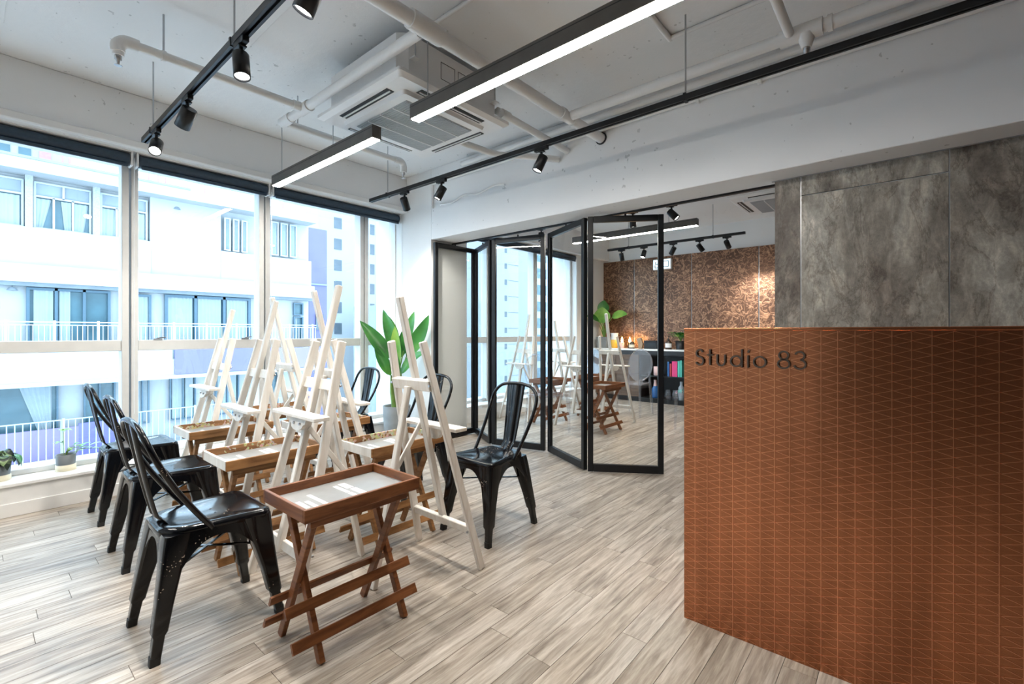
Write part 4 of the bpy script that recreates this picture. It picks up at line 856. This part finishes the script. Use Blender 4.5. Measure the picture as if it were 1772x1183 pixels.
# all y, z in the building's own axes; +x faces the studio
part('wall', box(-6, -0.25, -9.5, 9.5, -12, 5.75), FAC, bd)
part('eave', box(-6, 0.55, -9.5, 9.45, 5.72, 6.05), FAC, bd); part('eave_top_strip', box(-6, 0.58, -9.5, 5.0, 6.05, 6.12), FACG, bd)  # thin grey strip along the top of the eave
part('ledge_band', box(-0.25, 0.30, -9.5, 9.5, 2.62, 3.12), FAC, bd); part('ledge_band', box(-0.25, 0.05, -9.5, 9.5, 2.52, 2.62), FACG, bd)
part('balcony_front', box(-0.25, 0.70, -9.5, 4.45, -0.22, 0.62), FAC, bd); part('balcony_slab', box(-0.25, 0.74, -9.5, 9.5, -0.34, -0.22), WFRAME, bd); part('balcony_slab', box(-0.25, 0.70, 4.45, 9.5, -0.22, 0.30), FAC, bd)
part('fascia_board', box(0.70, 0.76, 4.5, 6.95, -0.20, 0.62), LAV, bd); part('fascia_board', box(0.70, 0.76, 7.15, 9.5, -0.20, 0.60), LILAC, bd)
part('lower_slab', box(-0.25, 1.1, -9.5, 9.5, -2.75, -2.5), FAC, bd); part('lower_parapet', box(0.2, 0.28, -9.5, 2.2, -2.5, -1.62), LILAC, bd); part('lower_parapet', box(0.2, 0.28, 2.2, 3.2, -2.5, -1.55), LAV, bd)
part('blank_bay', box(-0.25, -0.02, 4.0, 6.1, 3.12, 5.72), FAC, bd); part('blank_bay', box(-0.25, 0.0, 6.1, 9.5, 3.12, 4.2), FAC, bd)
for a, b in ((1.10, 1.26), (2.56, 2.73), (-0.75, -0.60)): part('pillar', box(-0.25, 0.02, a, b, 4.2, 5.72), FACT, bd)
part('sill_wall', box(-0.25, 0.04, -9.5, 4.0, 3.12, 4.22), FAC, bd)
def curtain(y0, y1, z0, z1, x, par, amp=0.03, skew=0.0):
    n = max(8, int((y1-y0)/0.035)); R = []
    for k in range(5):
        t = k/4; z = z1 + (z0-z1)*t; yy0 = y0 + skew*t*max(0, 1) ; row = []
        for i in range(n+1):
            s_ = i/n; row.append((x + amp*sin(i*1.9), (y0 + (y1-y0)*s_)*(1-abs(skew)*t) + (y0 if skew > 0 else y1)*abs(skew)*t, z))
        R.append(row)
    q = G().loft(R, False, True, False); part('curtain', q, CURT, par)
def bwin(y0, y1, z0, z1, n, fm, x=-0.2, fr=0.05, curt=(), head=0.0, pane=ODARK):
    wn = part('window', G().box(x, x+0.09, y0, y0+fr, z0, z1).box(x, x+0.09, y1-fr, y1, z0, z1).box(x, x+0.09, y0+fr, y1-fr, z1-fr, z1).box(x, x+0.09, y0+fr, y1-fr, z0, z0+fr), fm, bd)
    zz = z1 - head
    if head: part('transom_bar', box(x, x+0.09, y0+fr, y1-fr, zz-fr/2, zz+fr/2), fm, wn); part('upper_light', box(x+0.02, x+0.03, y0+fr, y1-fr, zz, z1-fr), FACG, wn); part('mid_bar', box(x, x+0.09, (y0+y1)/2-fr/2, (y0+y1)/2+fr/2, zz, z1-fr), fm, wn)
    wd = (y1-y0)/n
    for k in range(n):
        part('pane', box(x-0.04, x-0.02, y0+k*wd+0.01, y0+(k+1)*wd-0.01, z0+fr, zz-fr/2), pane, wn)
        if k: part('mullion', box(x, x+0.09, y0+k*wd-fr/2, y0+k*wd+fr/2, z0+fr, zz), fm, wn)
    for (a, b, sk) in curt: curtain(y0+(y1-y0)*a, y0+(y1-y0)*b, z0+fr, zz-fr, x+0.015, wn, 0.02, sk)
bwin(-3.2, -0.78, 4.22, 5.60, 4, WFRAME, head=0.42, curt=((0.05, 0.45, 0.0), (0.6, 0.95, 0.2)))
bwin(-0.58, 1.08, 4.22, 5.60, 3, WFRAME, head=0.42, curt=((0.05, 0.3, 0.3), (0.70, 0.95, 0.0)))
bwin(1.28, 2.54, 4.22, 5.60, 3, WFRAME, head=0.42, curt=((0.04, 0.30, 0.55), (0.46, 0.64, -0.35), (0.69, 0.95, 0.3)))
bwin(2.75, 3.95, 4.22, 5.60, 3, WFRAME, head=0.42, curt=((0.04, 0.45, 0.1), (0.5, 0.95, 0.0)))
for y0, y1, z0, z1 in ((6.18, 7.06, 4.24, 5.46), (7.85, 8.95, 4.28, 5.62)):
    wd = (y1-y0)/3
    for k in range(3): bwin(y0+k*wd+0.04, y0+(k+1)*wd-0.04, z0, z1, 1, WFRAME, -0.12, 0.045, ((0.2, 0.8, 0.0),))
bwin(-2.6, -0.2, 0.1, 2.5, 3, BFRAME, curt=((0.05, 0.95, 0.0),)); bwin(1.13, 3.0, 0.1, 2.5, 3, BFRAME, fr=0.07, curt=((0.08, 0.30, 0.0), (0.37, 0.50, 0.0)))
bwin(3.25, 4.05, 0.1, 2.45, 1, BFRAME, fr=0.07, curt=((0.1, 0.95, 0.0),)); bwin(4.42, 7.16, 0.1, 2.5, 3, BFRAME, fr=0.09, curt=((0.03, 0.30, 0.0), (0.36, 0.63, 0.0), (0.70, 0.96, 0.0)))
bwin(8.82, 9.22, 1.9, 2.42, 1, BFRAME); bwin(8.82, 9.22, 0.4, 1.86, 1, BFRAME, curt=((0.1, 0.4, 0.0),))
for a, b, cu in ((-3.2, -1.2, ((0.1, 0.4, 0.3),)), (-0.9, 1.8, ((0.05, 0.35, 0.55), (0.7, 0.95, -0.6))), (2.36, 3.12, ()), (3.62, 4.0, ((0.2, 0.9, 0.0),)), (4.56, 5.34, ((0.1, 0.5, 0.0), (0.6, 0.9, 0.0))), (5.95, 6.75, ((0.1, 0.9, 0.0),)), (7.4, 8.2, ((0.1, 0.5, 0.0),))): bwin(a, b, -1.85, -0.36, 2, BFRAME, 0.0-0.2, 0.045, cu)
def railing(y0, y1, z0, z1, x, sp, m, posts=1.6, double=0.0, thick=0.012):
    r = part('railing', G().box(x-0.02, x+0.02, y0, y1, z1-0.03, z1), m, bd)
    if double: part('second_rail', box(x-0.015, x+0.015, y0, y1, z1-double-0.025, z1-double), m, r)
    part('bottom_rail', box(x-0.015, x+0.015, y0, y1, z0, z0+0.025), m, r)
    me = G().box(-thick/2, thick/2, -thick/2, thick/2, z0, z1-0.02-double).mesh('baluster'); y = y0+sp
    while y < y1: add('baluster', me, m, r, (x, y, 0)); y += sp
    pm = G().box(-0.03, 0.03, -0.03, 0.03, z0, z1+0.03).mesh('railing_post'); y = y0
    while y <= y1+0.01: add('railing_post', pm, m, r, (x, y, 0)); y += posts
railing(-1.2, 9.4, 0.62, 1.50, 0.62, 0.115, RAILW, 0.95, 0.09, 0.016); railing(-1.4, 9.4, -2.5, -1.28, 1.0, 0.15, RAILB, 3.2, 0.0, 0.022)
rf = part('roof_storey', box(-6, -2.2, -9.5, 2.3, 6.05, 9.5), FAC, bd)
for k in range(10):
    y = -2.6 + k*0.46; part('roof_window', box(-2.2, -2.17, y, y+0.28, 6.75, 7.6), ODARK if k % 3 else REDP, rf)
sc = part('scaffold_rail', G().tube([(0.3, -3, 7.0), (0.3, 9.3, 6.95)], 0.025, 6), REDP, bd)
part('scaffold_tube', G().tube([(0.3, -3, 6.55), (0.3, 9.3, 6.5)], 0.022, 6), REDP, sc)
for y in (-1.0, 0.4, 1.85, 2.0, 3.2, 3.9, 4.15, 4.35, 5.5, 7.0, 8.2, 8.5, 9.2): part('scaffold_tube', G().tube([(0.3, y, 6.05), (0.3, y, 7.25)], 0.022, 6), REDP, sc)
for y in (3.2, 3.9, 8.0, 8.6): part('scaffold_tube', G().tube([(0.3, y, 6.1), (0.3, y+0.6, 7.2)], 0.016, 6), REDP, sc)
for y, z in ((0.85, 2.38), (4.75, 5.45)):
    lm = part('wall_lamp', G().lathe([(0.12, 0), (0.07, 0.08), (0.03, 0.1)], 12), FACG, bd, loc=(-0.05, y, z)); part('lamp_arm', G().tube([(0, 0, 0.1), (-0.1, 0, 0.16), (-0.2, 0, 0.16)], 0.012, 6), FACG, lm)
def tower(x, y0, y1, zt, dep, label, wins, mat=TOWER, bands=(), z0=-14.0, wm=TWIN):
    t = thing('tower_block', label, 'building', (x, 0, 0), 0, 'distant tower blocks'); part('wall', box(-dep, 0, y0, y1, z0, zt), mat, t)
    ms = {}
    for (y, z, wd, hh) in wins:
        k = (wd, hh)
        if k not in ms: ms[k] = G().box(-0.02, 0.06, -wd/2, wd/2, -hh/2, hh/2).mesh('window')
        add('window', ms[k], wm, t, (0, y, z))
    for (z, hh) in bands: part('floor_band', box(0, 0.05, y0, y1, z-hh/2, z+hh/2), FACG, t)
tower(-23.5, 11.45, 12.42, 6.6, 6, 'lavender blue block beside the white apartment building', [(12.0, 1.75, 0.42, 0.85)], LAV, [(3.7, 0.08)])
tower(-60, 30.5, 41.5, 60, 12, 'pale distant tower with columns of windows seen between the mullions', [(y, -4+2.9*k, 1.1, 1.5) for y in (33.3, 36.6) for k in range(18)] + [(38.7, -4+2.9*k, 0.7, 1.5) for k in range(18)])
tower(-47, 32.7, 40.2, 4.6, 8, 'low grey block with window bands behind the tall plant', [(34.6+1.65*j, -6+1.15*k, 1.1, 0.45) for j in range(3) for k in range(8)], FACG)
tower(-75, 55.0, 70.0, 70, 12, 'faint pale tower behind the window beside the corner wall', [(59.0+4.2*j, -6+3.0*k, 0.9, 1.6) for j in range(3) for k in range(20)])
tower(-55, 58.2, 67.2, 60, 10, 'white tower with one column of small square windows seen through the glass doors', [(62.7, 16.0-2.87*k, 0.55, 0.95) for k in range(-8, 13)] + [(65.2, 16.4-2.87*k, 3.6, 0.05) for k in range(-8, 13)])
tower(-43.5, 55.4, 60.6, 60, 2.5, 'tower with wide bluish windows at the right of the back room view', [(57.8, 12.9-2.55*k, 2.8, 1.5) for k in range(-8, 12)], wm=ODARK)
o = struct('ground', 'street level ground between the buildings', box(-140, -5.2, -80, 160, -14.2, -14.0), ROAD)
